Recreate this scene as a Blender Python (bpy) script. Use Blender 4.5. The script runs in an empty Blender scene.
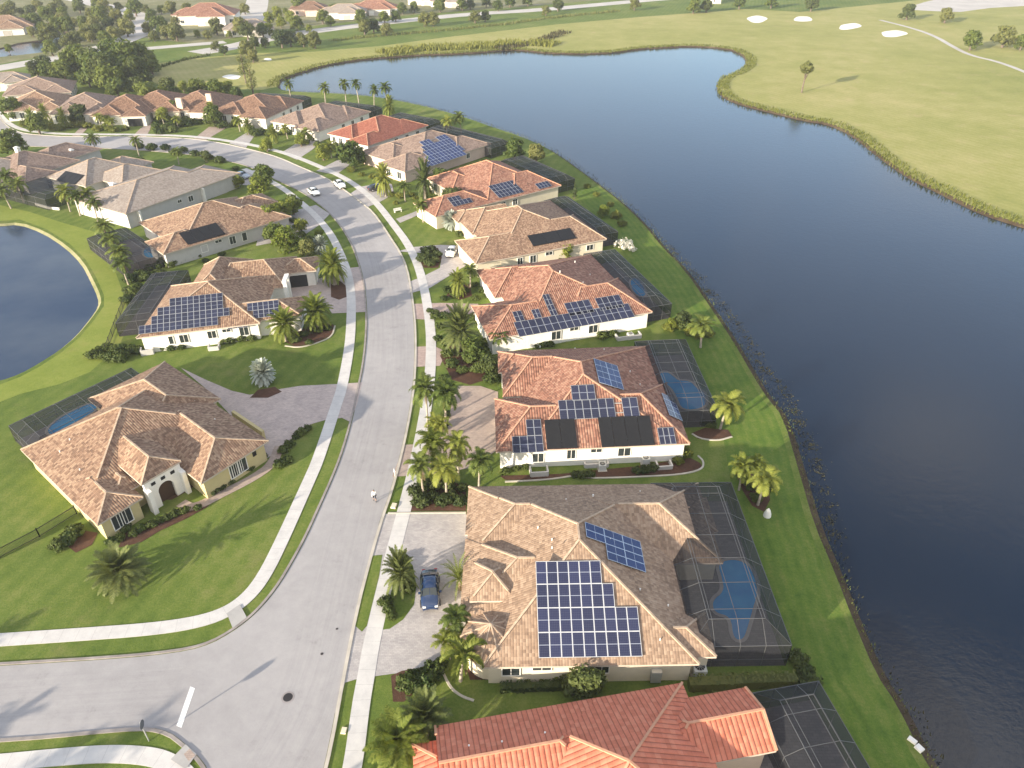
import bpy, bmesh, math, random
from mathutils import Vector, Matrix
R = math.radians
rnd = random.Random(11)
scene = bpy.context.scene
col = scene.collection
# ---------------------------------------------------------------- survey camera (also the render camera)
CAM_H, FPX, TILT = 58.0, 732.08, R(33.74)
CT, ST = math.cos(TILT), math.sin(TILT)
def ray(x, y):
    u = (x-512)/FPX; v = (y-384)/FPX
    return Vector((u, CT-v*ST, -ST-v*CT))
def G(x, y, z=0.0):
    "ground-survey point of a photo pixel at height z"
    d = ray(x, y); t = (z-CAM_H)/d.z
    return Vector((d.x*t, d.y*t, z))
def pxm(y):
    return (y+105)*CT/CAM_H

# ---------------------------------------------------------------- tagging / linking
def tag(o, label=None, cat=None, group=None, kind=None):
    if label: o['label'] = label
    if cat: o['category'] = cat
    if group: o['group'] = group
    if kind: o['kind'] = kind
    return o
def empty(name, loc, label=None, cat=None, group=None, rz=0.0, kind=None):
    o = bpy.data.objects.new(name, None); col.objects.link(o)
    o.location = loc; o.rotation_euler = (0, 0, rz)
    o.empty_display_size = 0.5
    return tag(o, label, cat, group, kind)
def link(name, me, parent=None):
    o = bpy.data.objects.new(name, me); col.objects.link(o)
    if parent is not None: o.parent = parent
    return o
class MB:
    def __init__(s): s.v = []; s.f = []; s.uv = []; s.m = []
    def face(s, pts, uv=None, m=0):
        b = len(s.v); s.v.extend([tuple(p) for p in pts]); s.f.append(tuple(range(b, b+len(pts))))
        s.uv.append(uv if uv else [(0, 0)]*len(pts)); s.m.append(m)
    def box(s, c, h, ax=None, m=0, bottom=True):
        c = Vector(c)
        X, Y, Z = ax if ax else (Vector((1, 0, 0)), Vector((0, 1, 0)), Vector((0, 0, 1)))
        P = [c+X*h[0]*i+Y*h[1]*j+Z*h[2]*k for k in (-1, 1) for j in (-1, 1) for i in (-1, 1)]
        Q = [(4, 5, 7, 6), (0, 1, 5, 4), (1, 3, 7, 5), (3, 2, 6, 7), (2, 0, 4, 6)]
        if bottom: Q.append((0, 2, 3, 1))
        for q in Q: s.face([P[i] for i in q], [(0, 0), (1, 0), (1, 1), (0, 1)], m)
    def bar(s, a, b, w, hgt=None, m=0):
        a = Vector(a); b = Vector(b); d = b-a; L = d.length
        if L < 1e-6: return
        d /= L; up = Vector((0, 0, 1)) if abs(d.z) < .95 else Vector((1, 0, 0))
        sd = d.cross(up).normalized(); up = sd.cross(d)
        s.box((a+b)/2, (L/2, w/2, (hgt or w)/2), (d, sd, up), m)
    def tube(s, pts, rad, n=7, m=0, cap=True):
        rings = []
        for i, p in enumerate(pts):
            p = Vector(p); a = Vector(pts[max(0, i-1)]); b = Vector(pts[min(len(pts)-1, i+1)]); d = (b-a).normalized()
            x = d.cross(Vector((0, 1, 0)) if abs(d.y) < .9 else Vector((1, 0, 0))).normalized(); y = d.cross(x)
            r = rad[i] if isinstance(rad, (list, tuple)) else rad
            rings.append([p+(x*math.cos(2*math.pi*k/n)+y*math.sin(2*math.pi*k/n))*r for k in range(n)])
        b0 = len(s.v)
        for rg in rings: s.v.extend([tuple(p) for p in rg])
        for i in range(len(rings)-1):
            for k in range(n):
                s.f.append((b0+i*n+k, b0+i*n+(k+1) % n, b0+(i+1)*n+(k+1) % n, b0+(i+1)*n+k))
                s.uv.append([(k/n, i), ((k+1)/n, i), ((k+1)/n, i+1), (k/n, i+1)]); s.m.append(m)
        if cap:
            s.f.append(tuple(b0+(len(rings)-1)*n+k for k in range(n))); s.uv.append([(0, 0)]*n); s.m.append(m)
    def mesh(s, name, mats, smooth=False):
        me = bpy.data.meshes.new(name); me.from_pydata(s.v, [], s.f)
        for m in (mats if isinstance(mats, (list, tuple)) else [mats]): me.materials.append(m)
        ul = me.uv_layers.new(name='UVMap')
        flat = [c for f in s.uv for uv in f for c in uv]
        ul.data.foreach_set('uv', flat)
        me.polygons.foreach_set('material_index', s.m)
        if smooth: me.polygons.foreach_set('use_smooth', [True]*len(s.f))
        me.update(); return me
    def build(s, name, mats, parent=None, smooth=False):
        return link(name, s.mesh(name, mats, smooth), parent)

# ---------------------------------------------------------------- material helpers
MATS = {}
class NT:
    def __init__(s, name):
        m = bpy.data.materials.new(name); m.use_nodes = True; s.m = m; s.t = m.node_tree; s.t.nodes.clear()
        s.out = s.n('ShaderNodeOutputMaterial')
    def n(s, k, **kw):
        x = s.t.nodes.new(k)
        for a, b in kw.items(): setattr(x, a, b)
        return x
    def l(s, a, b): s.t.links.new(a, b)
    def tex(s, kind='Object'):
        return s.n('ShaderNodeTexCoord').outputs[kind]
    def geo(s): return s.n('ShaderNodeNewGeometry')
    def noise(s, vec, scale, detail=3, rough=.55):
        x = s.n('ShaderNodeTexNoise'); x.inputs['Scale'].default_value = scale
        x.inputs['Detail'].default_value = detail; x.inputs['Roughness'].default_value = rough
        if vec is not None: s.l(vec, x.inputs['Vector'])
        return x.outputs['Fac']
    def ramp(s, fac, stops, interp='LINEAR'):
        x = s.n('ShaderNodeValToRGB'); e = x.color_ramp.elements; x.color_ramp.interpolation = interp
        while len(e) < len(stops): e.new(0.5)
        for i, (p, c) in enumerate(stops):
            e[i].position = p; e[i].color = (c if len(c) == 4 else (*c, 1))
        s.l(fac, x.inputs['Fac']); return x.outputs['Color']
    def mix(s, fac, a, b, mode='MIX'):
        x = s.n('ShaderNodeMix', data_type='RGBA', blend_type=mode)
        for sock, val in ((x.inputs[0], fac), (x.inputs[6], a), (x.inputs[7], b)):
            if hasattr(val, 'is_linked'): s.l(val, sock)
            elif isinstance(val, (int, float)): sock.default_value = val
            else: sock.default_value = (*val, 1)
        return x.outputs[2]
    def math(s, op, a, b=0.0):
        x = s.n('ShaderNodeMath', operation=op)
        for sock, val in ((x.inputs[0], a), (x.inputs[1], b)):
            if hasattr(val, 'is_linked'): s.l(val, sock)
            else: sock.default_value = val
        return x.outputs[0]
    def bsdf(s, color, rough=.8, spec=.3, metal=0.0, normal=None, coat=0.0):
        x = s.n('ShaderNodeBsdfPrincipled')
        if hasattr(color, 'is_linked'): s.l(color, x.inputs['Base Color'])
        else: x.inputs['Base Color'].default_value = (*color, 1)
        if hasattr(rough, 'is_linked'): s.l(rough, x.inputs['Roughness'])
        else: x.inputs['Roughness'].default_value = rough
        x.inputs['Specular IOR Level'].default_value = spec; x.inputs['Metallic'].default_value = metal
        x.inputs['Coat Weight'].default_value = coat
        if normal is not None: s.l(normal, x.inputs['Normal'])
        return x
    def bump(s, h, strength=.4, dist=.05):
        x = s.n('ShaderNodeBump'); x.inputs['Strength'].default_value = strength; x.inputs['Distance'].default_value = dist
        s.l(h, x.inputs['Height']); return x.outputs['Normal']
    def done(s, sh):
        s.l(sh.outputs[0] if hasattr(sh, 'outputs') else sh, s.out.inputs['Surface']); return s.m
def sc(c, k): return tuple(min(1, x*k) for x in c)

def mat_plain(name, c, rough=.7, spec=.3, metal=0.0, coat=0.0, var=.12, scale=.8, bump=0):
    if name in MATS: return MATS[name]
    t = NT(name); p = t.tex('Object')
    f = t.noise(p, scale, 4)
    cc = t.ramp(f, [(.3, sc(c, 1-var)), (.7, sc(c, 1+var))])
    nrm = t.bump(t.noise(p, scale*9, 3), bump, .02) if bump else None
    MATS[name] = t.done(t.bsdf(cc, rough, spec, metal, nrm, coat)); return MATS[name]

def mat_tile(name, c1, c2, c3, streak=.5, cw=.27, rl=.32, blotch=.5, bs=.75):
    "barrel roof tiles: UV in metres, u along the eave, v down the slope"
    t = NT(name); uv = t.tex('UV')
    sx = t.n('ShaderNodeSeparateXYZ'); t.l(uv, sx.inputs[0])
    u = t.math('DIVIDE', sx.outputs[0], cw); v = t.math('DIVIDE', sx.outputs[1], rl)
    cu = t.math('FLOOR', u); cv = t.math('FLOOR', v)
    cb = t.n('ShaderNodeCombineXYZ'); t.l(cu, cb.inputs[0]); t.l(cv, cb.inputs[1])
    wn = t.n('ShaderNodeTexWhiteNoise', noise_dimensions='2D'); t.l(cb.outputs[0], wn.inputs['Vector'])
    big = t.noise(t.tex('Object'), .35, 5, .65)
    ff = t.math('ADD', t.math('MULTIPLY', wn.outputs['Value'], 1-blotch), t.math('MULTIPLY', big, blotch))
    colr = t.ramp(ff, [(.2, c1), (.5, c2), (.8, c3)])
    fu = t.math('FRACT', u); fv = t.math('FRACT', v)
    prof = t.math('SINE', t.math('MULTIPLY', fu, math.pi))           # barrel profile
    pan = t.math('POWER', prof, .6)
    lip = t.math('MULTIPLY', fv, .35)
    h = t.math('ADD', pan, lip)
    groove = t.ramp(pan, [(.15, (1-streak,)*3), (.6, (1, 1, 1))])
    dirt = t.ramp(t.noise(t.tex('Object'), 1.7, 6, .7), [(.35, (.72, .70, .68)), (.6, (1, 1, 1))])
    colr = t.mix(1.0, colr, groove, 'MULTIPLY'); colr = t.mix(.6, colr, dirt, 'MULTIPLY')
    return t.done(t.bsdf(colr, .75, .25, 0, t.bump(h, bs, .09)))

def mat_grass(name, c1, c2, c3, s1=.05, s2=.5, s3=4.0, mow=0.0, mowdir=0.0):
    t = NT(name); p = t.geo().outputs['Position']
    a = t.noise(p, s1, 4, .6); b = t.noise(p, s2, 6, .75); d = t.noise(p, s3, 5, .8)
    f = t.math('ADD', t.math('ADD', t.math('MULTIPLY', a, .38), t.math('MULTIPLY', b, .34)), t.math('MULTIPLY', d, .28))
    if mow:
        mp = t.n('ShaderNodeMapping'); mp.inputs['Rotation'].default_value[2] = mowdir; t.l(p, mp.inputs[0])
        w = t.n('ShaderNodeTexWave'); w.inputs['Scale'].default_value = .14; w.inputs['Distortion'].default_value = 1.2
        w.inputs['Detail'].default_value = 2; t.l(mp.outputs[0], w.inputs['Vector'])
        f = t.math('ADD', f, t.math('MULTIPLY', t.math('SUBTRACT', w.outputs['Fac'], .5), mow))
    cc = t.ramp(f, [(.36, c1), (.5, c2), (.64, c3)])
    dry = t.ramp(t.noise(p, .16, 7, .72), [(.56, (0, 0, 0)), (.74, (.42, .42, .42))]); cc = t.mix(dry, cc, (c3[0]*1.12, c3[1]*.88, c3[2]*1.35))
    h = t.math('ADD', d, t.noise(p, 14, 2, .7))
    return t.done(t.bsdf(cc, .9, .12, 0, t.bump(h, .55, .10)))

def mat_leaf(name, c1, c2, trans=.3, var=.5, rough=.6):
    t = NT(name); g = t.geo()
    oi = t.n('ShaderNodeObjectInfo')
    f = t.math('ADD', t.math('MULTIPLY', g.outputs['Random Per Island'], var), t.math('MULTIPLY', oi.outputs['Random'], 1-var))
    cc = t.ramp(f, [(.1, c1), (.9, c2)])
    d = t.bsdf(cc, rough, .25)
    tr = t.n('ShaderNodeBsdfTranslucent'); t.l(t.mix(1, cc, (1.0, .95, .45), 'MULTIPLY'), tr.inputs[0])
    mx = t.n('ShaderNodeMixShader'); mx.inputs[0].default_value = trans
    t.l(d.outputs[0], mx.inputs[1]); t.l(tr.outputs[0], mx.inputs[2])
    return t.done(mx)

def mat_pave(name, c1, c2, size=.35):
    t = NT(name); p = t.geo().outputs['Position']
    b = t.n('ShaderNodeTexBrick'); b.inputs['Scale'].default_value = 1/size/2
    b.inputs['Color1'].default_value = (*c1, 1); b.inputs['Color2'].default_value = (*c2, 1)
    b.inputs['Mortar'].default_value = (*sc(c1, .6), 1); b.inputs['Mortar Size'].default_value = .012
    t.l(p, b.inputs['Vector'])
    cc = t.mix(.7, b.outputs['Color'], t.ramp(t.noise(p, .5, 6, .7), [(.3, (.70, .69, .70)), (.65, (1.08, 1.06, 1.02))]), 'MULTIPLY')
    return t.done(t.bsdf(cc, .85, .2, 0, t.bump(t.noise(p, 12, 3), .3, .02)))

def M_build():
    M = MATS
    M['lawn'] = mat_grass('lawn_grass', (.072, .118, .020), (.128, .174, .033), (.215, .228, .066), mow=.045, mowdir=.3)
    t = NT('mown_bank_grass'); p = t.geo().outputs['Position']; sx = t.n('ShaderNodeSeparateXYZ'); t.l(t.tex('UV'), sx.inputs[0])
    wob = t.math('MULTIPLY', t.noise(p, .12, 4), 1.6); sw = t.math('SINE', t.math('MULTIPLY', t.math('ADD', sx.outputs[0], wob), 5.2))
    f = t.math('ADD', t.math('ADD', t.math('MULTIPLY', t.noise(p, .3, 6, .75), .55), t.math('MULTIPLY', t.noise(p, 4, 5, .8), .45)), t.math('MULTIPLY', sw, .028))
    M['mown'] = t.done(t.bsdf(t.ramp(f, [(.36, (.062, .118, .018)), (.5, (.108, .166, .027)), (.66, (.185, .205, .052))]), .9, .12, 0, t.bump(t.noise(p, 14, 2, .7), .5, .1)))
    M['golf'] = mat_grass('golf_grass', (.215, .235, .060), (.310, .302, .095), (.44, .380, .170), .012, .09, 1.2, mow=.03, mowdir=-.5)
    M['sunlit_lawn'] = mat_grass('sunlit_lawn_grass', (.15, .20, .030), (.215, .255, .048), (.29, .29, .080), .03, .2, 1.5)  # same lawn again, with sunlight put into its brighter colour
    M['rough_olive'] = mat_grass('dry_grass', (.12, .13, .05), (.20, .195, .09), (.33, .30, .20), .03, .15, 1.2)
    # asphalt: light grey, lane-long stains and patches
    t = NT('asphalt'); p = t.geo().outputs['Position']
    a = t.noise(p, .06, 5, .6); b = t.noise(p, .7, 5, .7); d = t.noise(p, 9, 3, .8)
    f = t.math('ADD', t.math('ADD', t.math('MULTIPLY', a, .5), t.math('MULTIPLY', b, .3)), t.math('MULTIPLY', d, .2))
    cc = t.ramp(f, [(.36, (.300, .284, .280)), (.52, (.368, .350, .342)), (.66, (.425, .402, .390))])
    M['asphalt'] = t.done(t.bsdf(cc, .9, .2, 0, t.bump(d, .3, .02)))
    uv = t.tex('UV'); t2 = NT('worn_lanes'); p = t2.geo().outputs['Position']
    a_ = t2.noise(p, .06, 5, .6); b_ = t2.noise(p, .7, 5, .7); d_ = t2.noise(p, 9, 3, .8)
    f = t2.math('ADD', t2.math('ADD', t2.math('MULTIPLY', a_, .5), t2.math('MULTIPLY', b_, .3)), t2.math('MULTIPLY', d_, .2))
    cc = t2.ramp(f, [(.36, (.300, .284, .280)), (.52, (.368, .350, .342)), (.66, (.425, .402, .390))])
    mp = t2.n('ShaderNodeMapping'); mp.inputs['Scale'].default_value = (1.5, .022, 1); t2.l(t2.tex('UV'), mp.inputs[0])
    sk = t2.noise(mp.outputs[0], 1.6, 5, .7); st = t2.ramp(sk, [(.34, (.92, .92, .925)), (.52, (1, 1, 1)), (.70, (1.05, 1.05, 1.04))])
    cc = t2.mix(1, cc, st, 'MULTIPLY'); sp = t2.ramp(t2.noise(p, .35, 6, .8), [(.30, (.80, .80, .80)), (.42, (1, 1, 1))])
    M['lanes'] = t2.done(t2.bsdf(t2.mix(.7, cc, sp, 'MULTIPLY'), .9, .2, 0, t2.bump(d_, .3, .02)))
    M['road_pale'] = mat_plain('pale_road_concrete', (.50, .47, .43), .9, .2, var=.1, scale=.1)
    # concrete walks with joints
    t = NT('walk_concrete'); uv = t.tex('UV'); p = t.geo().outputs['Position']
    sx = t.n('ShaderNodeSeparateXYZ'); t.l(uv, sx.inputs[0])
    jt = t.ramp(t.math('FRACT', t.math('DIVIDE', sx.outputs[1], 1.5)), [(.0, (.62, .62, .62)), (.035, (1, 1, 1))])
    cc = t.ramp(t.noise(p, .6, 6, .7), [(.3, (.50, .48, .455)), (.55, (.60, .575, .54)), (.75, (.66, .63, .58))])
    M['walk'] = t.done(t.bsdf(t.mix(.8, cc, jt, 'MULTIPLY'), .85, .2, 0, t.bump(t.noise(p, 15, 3), .2, .02)))
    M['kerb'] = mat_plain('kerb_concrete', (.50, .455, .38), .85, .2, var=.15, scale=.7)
    M['kerb_dark'] = mat_plain('dark_kerb_concrete', (.30, .265, .24), .85, .2, var=.25, scale=.7)  # darker, browner concrete than the other kerb
    M['pave_grey'] = mat_pave('grey_pavers', (.50, .47, .45), (.41, .38, .37))
    M['pave_warm'] = mat_pave('warm_pavers', (.55, .46, .42), (.45, .38, .35))
    M['pave_tan'] = mat_pave('tan_pavers', (.46, .37, .31), (.38, .30, .26))
    M['pave_pink'] = mat_pave('pinkish_pavers', (.50, .38, .33), (.40, .31, .28))
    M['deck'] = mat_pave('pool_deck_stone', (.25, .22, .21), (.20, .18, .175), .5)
    M['mulch'] = mat_grass('bark_mulch', (.055, .030, .020), (.095, .050, .033), (.15, .085, .055), .2, 1.5, 9)
    M['soil'] = mat_grass('lake_bank_soil', (.040, .030, .020), (.075, .054, .034), (.14, .11, .062), .2, .9, 5)
    M['bank_pale'] = mat_grass('pale_bank', (.16, .17, .07), (.25, .24, .12), (.36, .33, .20), .2, .9, 5)
    M['l_dead'] = mat_leaf('dead_frond', (.16, .11, .06), (.27, .20, .11), .2)
    M['sand'] = mat_plain('bunker_sand', (.86, .83, .74), .9, .1, var=.05)
    M['paint_white'] = mat_plain('road_paint', (.80, .80, .77), .7, .2, var=.08)
    # water
    t = NT('lake_water'); p = t.geo().outputs['Position']
    n1 = t.noise(p, .9, 5, .65); n2 = t.noise(p, 3.2, 3, .6)
    h = t.math('ADD', n1, t.math('MULTIPLY', n2, .35))
    dp = t.ramp(t.noise(p, .03, 3), [(.35, (.003, .007, .015)), (.65, (.004, .009, .019))])
    rg = t.ramp(t.noise(p, .02, 4, .6), [(.40, (.03, .03, .03)), (.62, (.08, .08, .08))])
    w = t.bsdf(dp, rg, .5, 0, t.bump(h, .12, .25)); w.inputs['IOR'].default_value = 1.50
    M['water'] = t.done(w)
    t = NT('small_lake_water'); p = t.geo().outputs['Position']
    w = t.bsdf(t.ramp(t.noise(p, .05, 4), [(.35, (.030, .050, .090)), (.65, (.075, .095, .125))]), .10, .5, 0, t.bump(t.noise(p, .9, 4), .15, .2)); w.inputs['IOR'].default_value = 1.33
    M['water_small'] = t.done(w)
    t = NT('pool_water'); p = t.tex('Object')
    w = t.bsdf(t.ramp(t.noise(p, .4, 2), [(.3, (.02, .36, .85)), (.7, (.06, .50, .95))]), .06, .5, 0, t.bump(t.noise(p, 3, 3), .1, .05)); w.inputs['IOR'].default_value = 1.33
    M['pool'] = t.done(w)
    M['coping'] = mat_plain('pool_coping', (.48, .44, .40), .8)
    # roofs
    M['t_tan'] = mat_tile('roof_tile_tan', (.215, .145, .100), (.325, .222, .150), (.43, .312, .22), .10, .26, .30, .55, .30)
    M['t_brown'] = mat_tile('roof_tile_brown', (.165, .100, .068), (.29, .180, .118), (.43, .300, .20), .22, .27, .32, .50, .6)
    M['t_terra'] = mat_tile('roof_tile_terracotta', (.190, .095, .066), (.310, .146, .098), (.42, .245, .168), .42, .33, .36, .45)
    M['t_orange'] = mat_tile('roof_tile_orange', (.53, .170, .100), (.60, .195, .118), (.64, .235, .145), .50, .42, .45, .35)
    M['t_red'] = mat_tile('roof_tile_red', (.22, .075, .050), (.30, .105, .068), (.37, .16, .105), .40, .33, .42)
    M['t_rust'] = mat_tile('roof_tile_rust', (.135, .078, .052), (.225, .130, .085), (.33, .21, .14), .34, .33, .42)
    M['t_umber'] = mat_tile('roof_tile_umber', (.19, .130, .102), (.28, .200, .158), (.36, .270, .215), .34, .33, .42)
    M['t_grey'] = mat_tile('roof_tile_greige', (.27, .22, .185), (.34, .285, .24), (.41, .35, .295), .2, .33, .40)
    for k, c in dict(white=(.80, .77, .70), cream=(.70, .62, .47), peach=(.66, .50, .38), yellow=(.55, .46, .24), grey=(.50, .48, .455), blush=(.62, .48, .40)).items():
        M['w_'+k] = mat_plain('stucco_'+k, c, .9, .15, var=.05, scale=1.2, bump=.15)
    M['trim'] = mat_plain('white_trim', (.78, .75, .69), .6)
    M['fascia'] = mat_plain('tan_fascia', (.50, .42, .34), .7)
    for k in ('tan', 'brown', 'umber', 'grey'): M['c_'+k] = mat_plain('ridge_tile_'+k, (.44, .33, .235), .8, var=.25, scale=2)
    for k in ('terra', 'orange', 'red', 'rust'): M['c_'+k] = mat_plain('ridge_tile_'+k, (.46, .26, .17), .8, var=.25, scale=2)
    M['c_rust'] = mat_plain('ridge_tile_dull', (.33, .21, .15), .8, var=.2, scale=2); M['c_umber'] = mat_plain('ridge_tile_umber_dull', (.35, .26, .195), .8, var=.2, scale=2)
    M['c_orange'] = mat_plain('ridge_tile_bright', (.55, .285, .175), .8, var=.12, scale=2)
    M['glass'] = mat_plain('window_glass', (.030, .038, .040), .06, .6, var=.2)
    M['dark'] = mat_plain('opening_shade', (.022, .022, .022), .8)  # near-black colour painted as the shade inside openings
    M['garage'] = mat_plain('garage_door_paint', (.50, .46, .40), .6)
    M['door'] = mat_plain('dark_door_wood', (.07, .04, .025), .5)
    M['metal'] = mat_plain('grey_metal', (.42, .42, .41), .45, .5, .3)
    M['cage'] = mat_plain('cage_frame_aluminium', (.12, .12, .118), .4, .5, .2)
    M['black'] = mat_plain('black_metal', (.02, .02, .02), .5)
    # screen mesh
    t = NT('insect_screen'); tr = t.n('ShaderNodeBsdfTransparent'); df = t.bsdf((.022, .023, .026), .6, .3)
    mx = t.n('ShaderNodeMixShader'); mx.inputs[0].default_value = .60
    t.l(tr.outputs[0], mx.inputs[1]); t.l(df.outputs[0], mx.inputs[2]); M['screen'] = t.done(mx)
    # solar panel glass: cell grid from UV (0..1 over one panel)
    for nm, base, frame in (('pv', (.018, .021, .045), (.36, .37, .38)), ('pv_white', (.016, .020, .056), (.62, .63, .64)), ('pv_bright', (.010, .024, .100), (.45, .50, .58))):
        t = NT('solar_cells_'+nm); uv = t.tex('UV'); sx = t.n('ShaderNodeSeparateXYZ'); t.l(uv, sx.inputs[0])
        def line(o, n, w):
            a = t.math('ABSOLUTE', t.math('SUBTRACT', t.math('FRACT', t.math('ADD', t.math('MULTIPLY', o, n), .5)), .5))
            return t.math('LESS_THAN', a, w)
        g = t.math('MAXIMUM', line(sx.outputs[0], 6, .03), line(sx.outputs[1], 10, .03))
        mid = t.math('LESS_THAN', t.math('ABSOLUTE', t.math('SUBTRACT', sx.outputs[1], .5)), .012)
        oi = t.n('ShaderNodeObjectInfo')
        bc = t.mix(oi.outputs['Random'], sc(base, .8), sc(base, 1.25))
        c = t.mix(t.math('MULTIPLY', g, .16), bc, (.30, .33, .42)); c = t.mix(mid, c, (.30, .33, .40))
        M[nm] = t.done(t.bsdf(c, .18, .4, 0, None, 0))
        M[nm+'_frame'] = mat_plain('panel_frame_'+nm, frame, .35, .5, .4)
    M['thermal'] = mat_plain('pool_heater_mat', (.013, .013, .014), .5, .3, var=.3, scale=3)
    # plants
    M['l_tree'] = mat_leaf('tree_leaf', (.055, .095, .018), (.195, .230, .048), 0.4)
    M['l_dark'] = mat_leaf('dark_tree_leaf', (.040, .066, .020), (.125, .150, .040), 0.35)
    M['l_olive'] = mat_leaf('olive_tree_leaf', (.100, .125, .032), (.255, .255, .080), 0.4)
    M['l_bright'] = mat_leaf('bright_leaf', (.110, .155, .020), (.280, .305, .050), 0.4)
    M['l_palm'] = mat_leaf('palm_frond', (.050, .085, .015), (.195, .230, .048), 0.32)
    M['l_palm_y'] = mat_leaf('yellow_green_palm_frond', (.115, .155, .022), (.300, .320, .065), 0.4)  # yellow-green frond colour of the paler palms
    M['l_date'] = mat_leaf('date_palm_frond', (.055, .082, .022), (.180, .200, .058), 0.25)
    M['l_silver'] = mat_leaf('silver_palm_frond', (.26, .30, .25), (.46, .49, .42), .15)
    M['l_white'] = mat_leaf('pale_blossom', (.55, .53, .47), (.75, .72, .64), .15)
    M['l_shrub'] = mat_leaf('shrub_leaf', (.028, .055, .010), (.125, .155, .034), 0.28)
    M['l_shrub_y'] = mat_leaf('yellow_green_shrub_leaf', (.10, .125, .018), (.21, .215, .035), .3)
    M['l_reed'] = mat_leaf('reed_leaf', (.120, .140, .024), (.245, .250, .055), 0.35)
    M['l_weed'] = mat_leaf('water_weed_leaf', (.030, .030, .012), (.095, .082, .032), .2)
    M['bark'] = mat_plain('bark', (.16, .125, .095), .9, .1, var=.3, scale=3)
    M['palmbark'] = mat_plain('palm_bark', (.36, .31, .245), .9, .1, var=.25, scale=3)
    M['boot'] = mat_plain('green_crownshaft', (.14, .17, .05), .7)
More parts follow.
